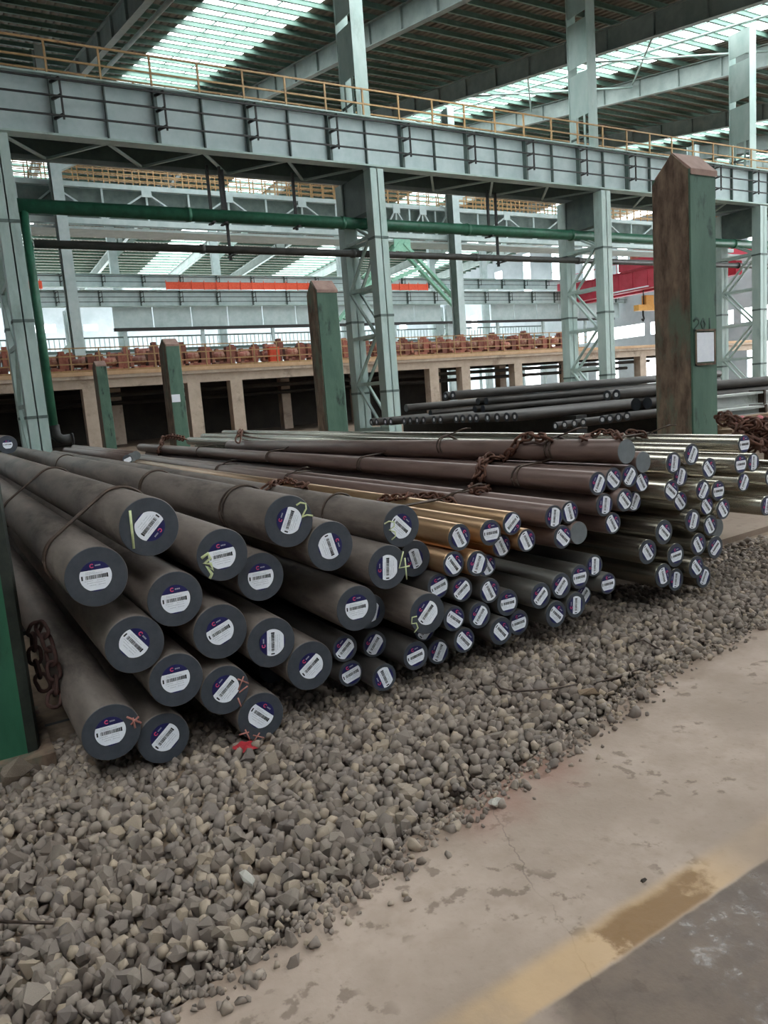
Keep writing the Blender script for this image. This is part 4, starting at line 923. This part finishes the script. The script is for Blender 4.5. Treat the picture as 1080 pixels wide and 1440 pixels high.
# the small brown bundle farther back on the pile and one thick bar at the left edge
for k, (x, L) in enumerate(((2.41,5.6),(2.575,5.2),(2.74,5.8))):
    steel_bar(x, 11.3+k*.45, .868, .072, L, 'brown', 'brown bar of the far little bundle atop the pile, %s' % ('with a sticker','middle one','rear one')[k], 20, 'far little bundle', sticker=(k == 0), full=False)
steel_bar(.95, 12.0, 1.215, .130, 9., 'thick', 'thick bar end with white sticker at the left edge, far back', 0)

# ------------------------------------------------------------------ dark bars in the far rack, lying across
XF = 10.0
RK = []
def rack(px, lab, grp, r, sticker=True, line=None):
    for k, (x, y, xo) in enumerate(px):
        P = onX(x, y, XF+xo)
        if line: P[2] = line[0]+line[1]*P[1]
        steel_bar(P[0], P[1], P[2], r, 9.2+RNG.uniform(-.4,.4), 'dark', lab % (ordn(k)+' from left' if k < len(px)-1 else 'last at right'), 90*RNG.integers(0,4), grp, 'x', sticker, full=False, ST_=DOT, name='rack_bar')
        RK.append((P[1], P[2], r))
def prop(Y, z, r, lo):
    """dark bars standing in for the layer that carries the bar at (Y, z)"""
    n = max(1, int(round((z-r-lo)/.17))); q = (z-r-lo)/(2*n)
    for i in range(n): steel_bar(10.7+.1*i, Y, lo+q*(2*i+1), q-.001, 8.2, 'dark', 'dark bar in the shadowed inner layers of the far rack', 0, 'inner layers of the far rack', 'x', False, name='rack_bar', blank=False)
dm = MB(); dm.poly(arc_poly(.040, -.034, .034, 16), 2, 'y', -.0042, -.003); DOT = [dm.mesh('paper_sticker', paper)]
u = [80,107,150,178,247,277,312,345,398,430,510,543,580,612,668,717,765,806]; v = [548,548,546,546,544,544,543,543,540,539,531,531,530,530,527,525,524,521]
L1, L2 = (.998, -.00984), (1.666, -.092)
rack([(500+a/3.6, 441+b/3.6, 0) for a, b in zip(u, v)], 'dark round bar in the long row of the far rack, %s', 'long row of the far rack', .094, True, L1)
rack([(626.4,557,0),(637.,556,-.1)], 'dark round bar in the top pair of the far rack, %s', 'top pair of the far rack', .098)
rack([(571,574,0)], 'dark bar lying on the long row of the far rack, %s end', 'single bar on the far rack', .094, False)
rack([(854,556,0),(867,555,-.05)], 'dark round bar in the right middle pair of the far rack, %s', 'middle pair of the far rack', .088)
rack([(781,600,0),(794,597.5,.0),(808,595,0),(820.5,593,0),(847,589.5,0),(858,588.5,0),(870,587,0),(882,586,0)], 'dark round bar in the low right row of the far rack, %s', 'low right row of the far rack', .074, True, L2)
for (Y, z, r) in RK[18:23]:
    lo = max([zz+math.sqrt(max(0, (rr+.07)**2-(yy-Y)**2))-.07 if abs(yy-Y) < rr+.07 else 0 for yy, zz, rr in RK[:18]+RK[23:]]+[(L1[0]+L1[1]*Y-.094 if Y > 11 else L2[0]+L2[1]*Y-.074)])
    prop(Y, z, r, lo+.012)
for x in (11.5, 16.8):
    w_ = 'nearer' if x < 12 else 'farther'
    for y0, y1, ln, r, d in ((11.4, 18., L1, .094, 'under the long row'), (8.5, 10.9, L2, .074, 'under the low right row')):
        t = thing('rack_sleeper', 'dark steel sleeper %s of the far rack, %s one' % (d, w_), 'sleeper', (x, y0, -.13)); S = Sub(t)
        m = MB(); m.poly([(y0,-.13),(y1,-.13),(y1,ln[0]+ln[1]*y1-r-.003),(y0,ln[0]+ln[1]*y0-r-.003)], 2, 'x', x-.15, x+.15); S.part('sleeper_beam', m, black)
for x in (5.0, 10.0):
    t = thing('end_sleeper', 'dark steel support under the shiny bars at the right edge, %s one' % ('nearer' if x < 6 else 'farther'), 'sleeper', (5.4, x, -.13)); S = Sub(t)
    box_part(S, 'sleeper_beam', (5.19,x-.12,-.16), (5.8,x+.12,.462), black)
for x in (4.2, 6.5, 9.5, 12.5):
    t = thing('pile_sleeper', 'dark low sleeper under the steel pile, %s from the front' % ordn([4.2,6.5,9.5,12.5].index(x)), 'sleeper', (.4, x, -.13)); S = Sub(t)
    box_part(S, 'sleeper_beam', (.3,x-.1,-.16), (5.1,x+.1,-.098), black)

# ------------------------------------------------------------------ loose things on the gravel
def rock(px, py, s, z, lab, k, col):
    P = onZ(px, py, z); me = TPL[k][0].copy(); me.materials.clear(); me.materials.append(col)
    o = put('rock', me, None, P, (.3*k, .2, .7*k)); o.scale = (s, s*.8, s*.7); tag(o, lab, 'rock', None, 'thing')
tan = mat('tan broken rock', srgb(150,126,102), srgb(172,148,122), .9, 0, 20, bump=.5); pale = mat('pale broken rock', srgb(176,170,160), srgb(196,190,180), .9, 0, 20, bump=.5)
rock(830, 974, .062, .0, 'biggest tan rock on the gravel, right of centre', 3, tan)
rock(22, 1084, .085, -.02, 'big flat grey brown rock below the left green post', 5, mat('brown rock', srgb(112,98,86), srgb(136,122,108), .9, 0, 20, bump=.5))
rock(348, 1235, .036, .0, 'pale squarish stone among the gravel, bottom centre', 7, pale)
rock(697, 1128, .034, .02, 'pale stone lying alone on the concrete edge', 9, pale)
rock(470, 1062, .034, -.03, 'whitish stone in the gravel under the small bars', 11, pale)
rock(905, 1238, .012, .015, 'dark clod on the concrete beside the wet stripe', 13, mat('dark clod', srgb(60,52,46), srgb(76,66,58), .9))
def loose_wire(pl, z, lab, r=.005):
    m = MB(); P = [onZ(x, y, z+.012*math.sin(i*1.7)) for i, (x, y) in enumerate(pl)]; m.tube(P, r, 6); tag(m.build('loose_wire', wire_m), lab, 'wire', None, 'thing')
loose_wire([(700,948),(697,960),(704,968),(722,972),(750,971),(780,968),(812,962)], .0, 'curved rusty wire lying on the gravel left of the tan rock')
loose_wire([(835,962),(868,952),(900,940),(932,928)], .0, 'straight rusty wire on the gravel right of the tan rock')
loose_wire([(638,1065),(648,1080),(655,1098),(668,1112)], .01, 'short bent wire at the gravel edge')
loose_wire([(0,1296),(30,1297),(75,1298)], .0, 'thin dark rod on the gravel at the left edge')
loose_wire([(885,905),(905,900),(918,908),(930,914)], .0, 'dark bent wire in the gravel near the right end')
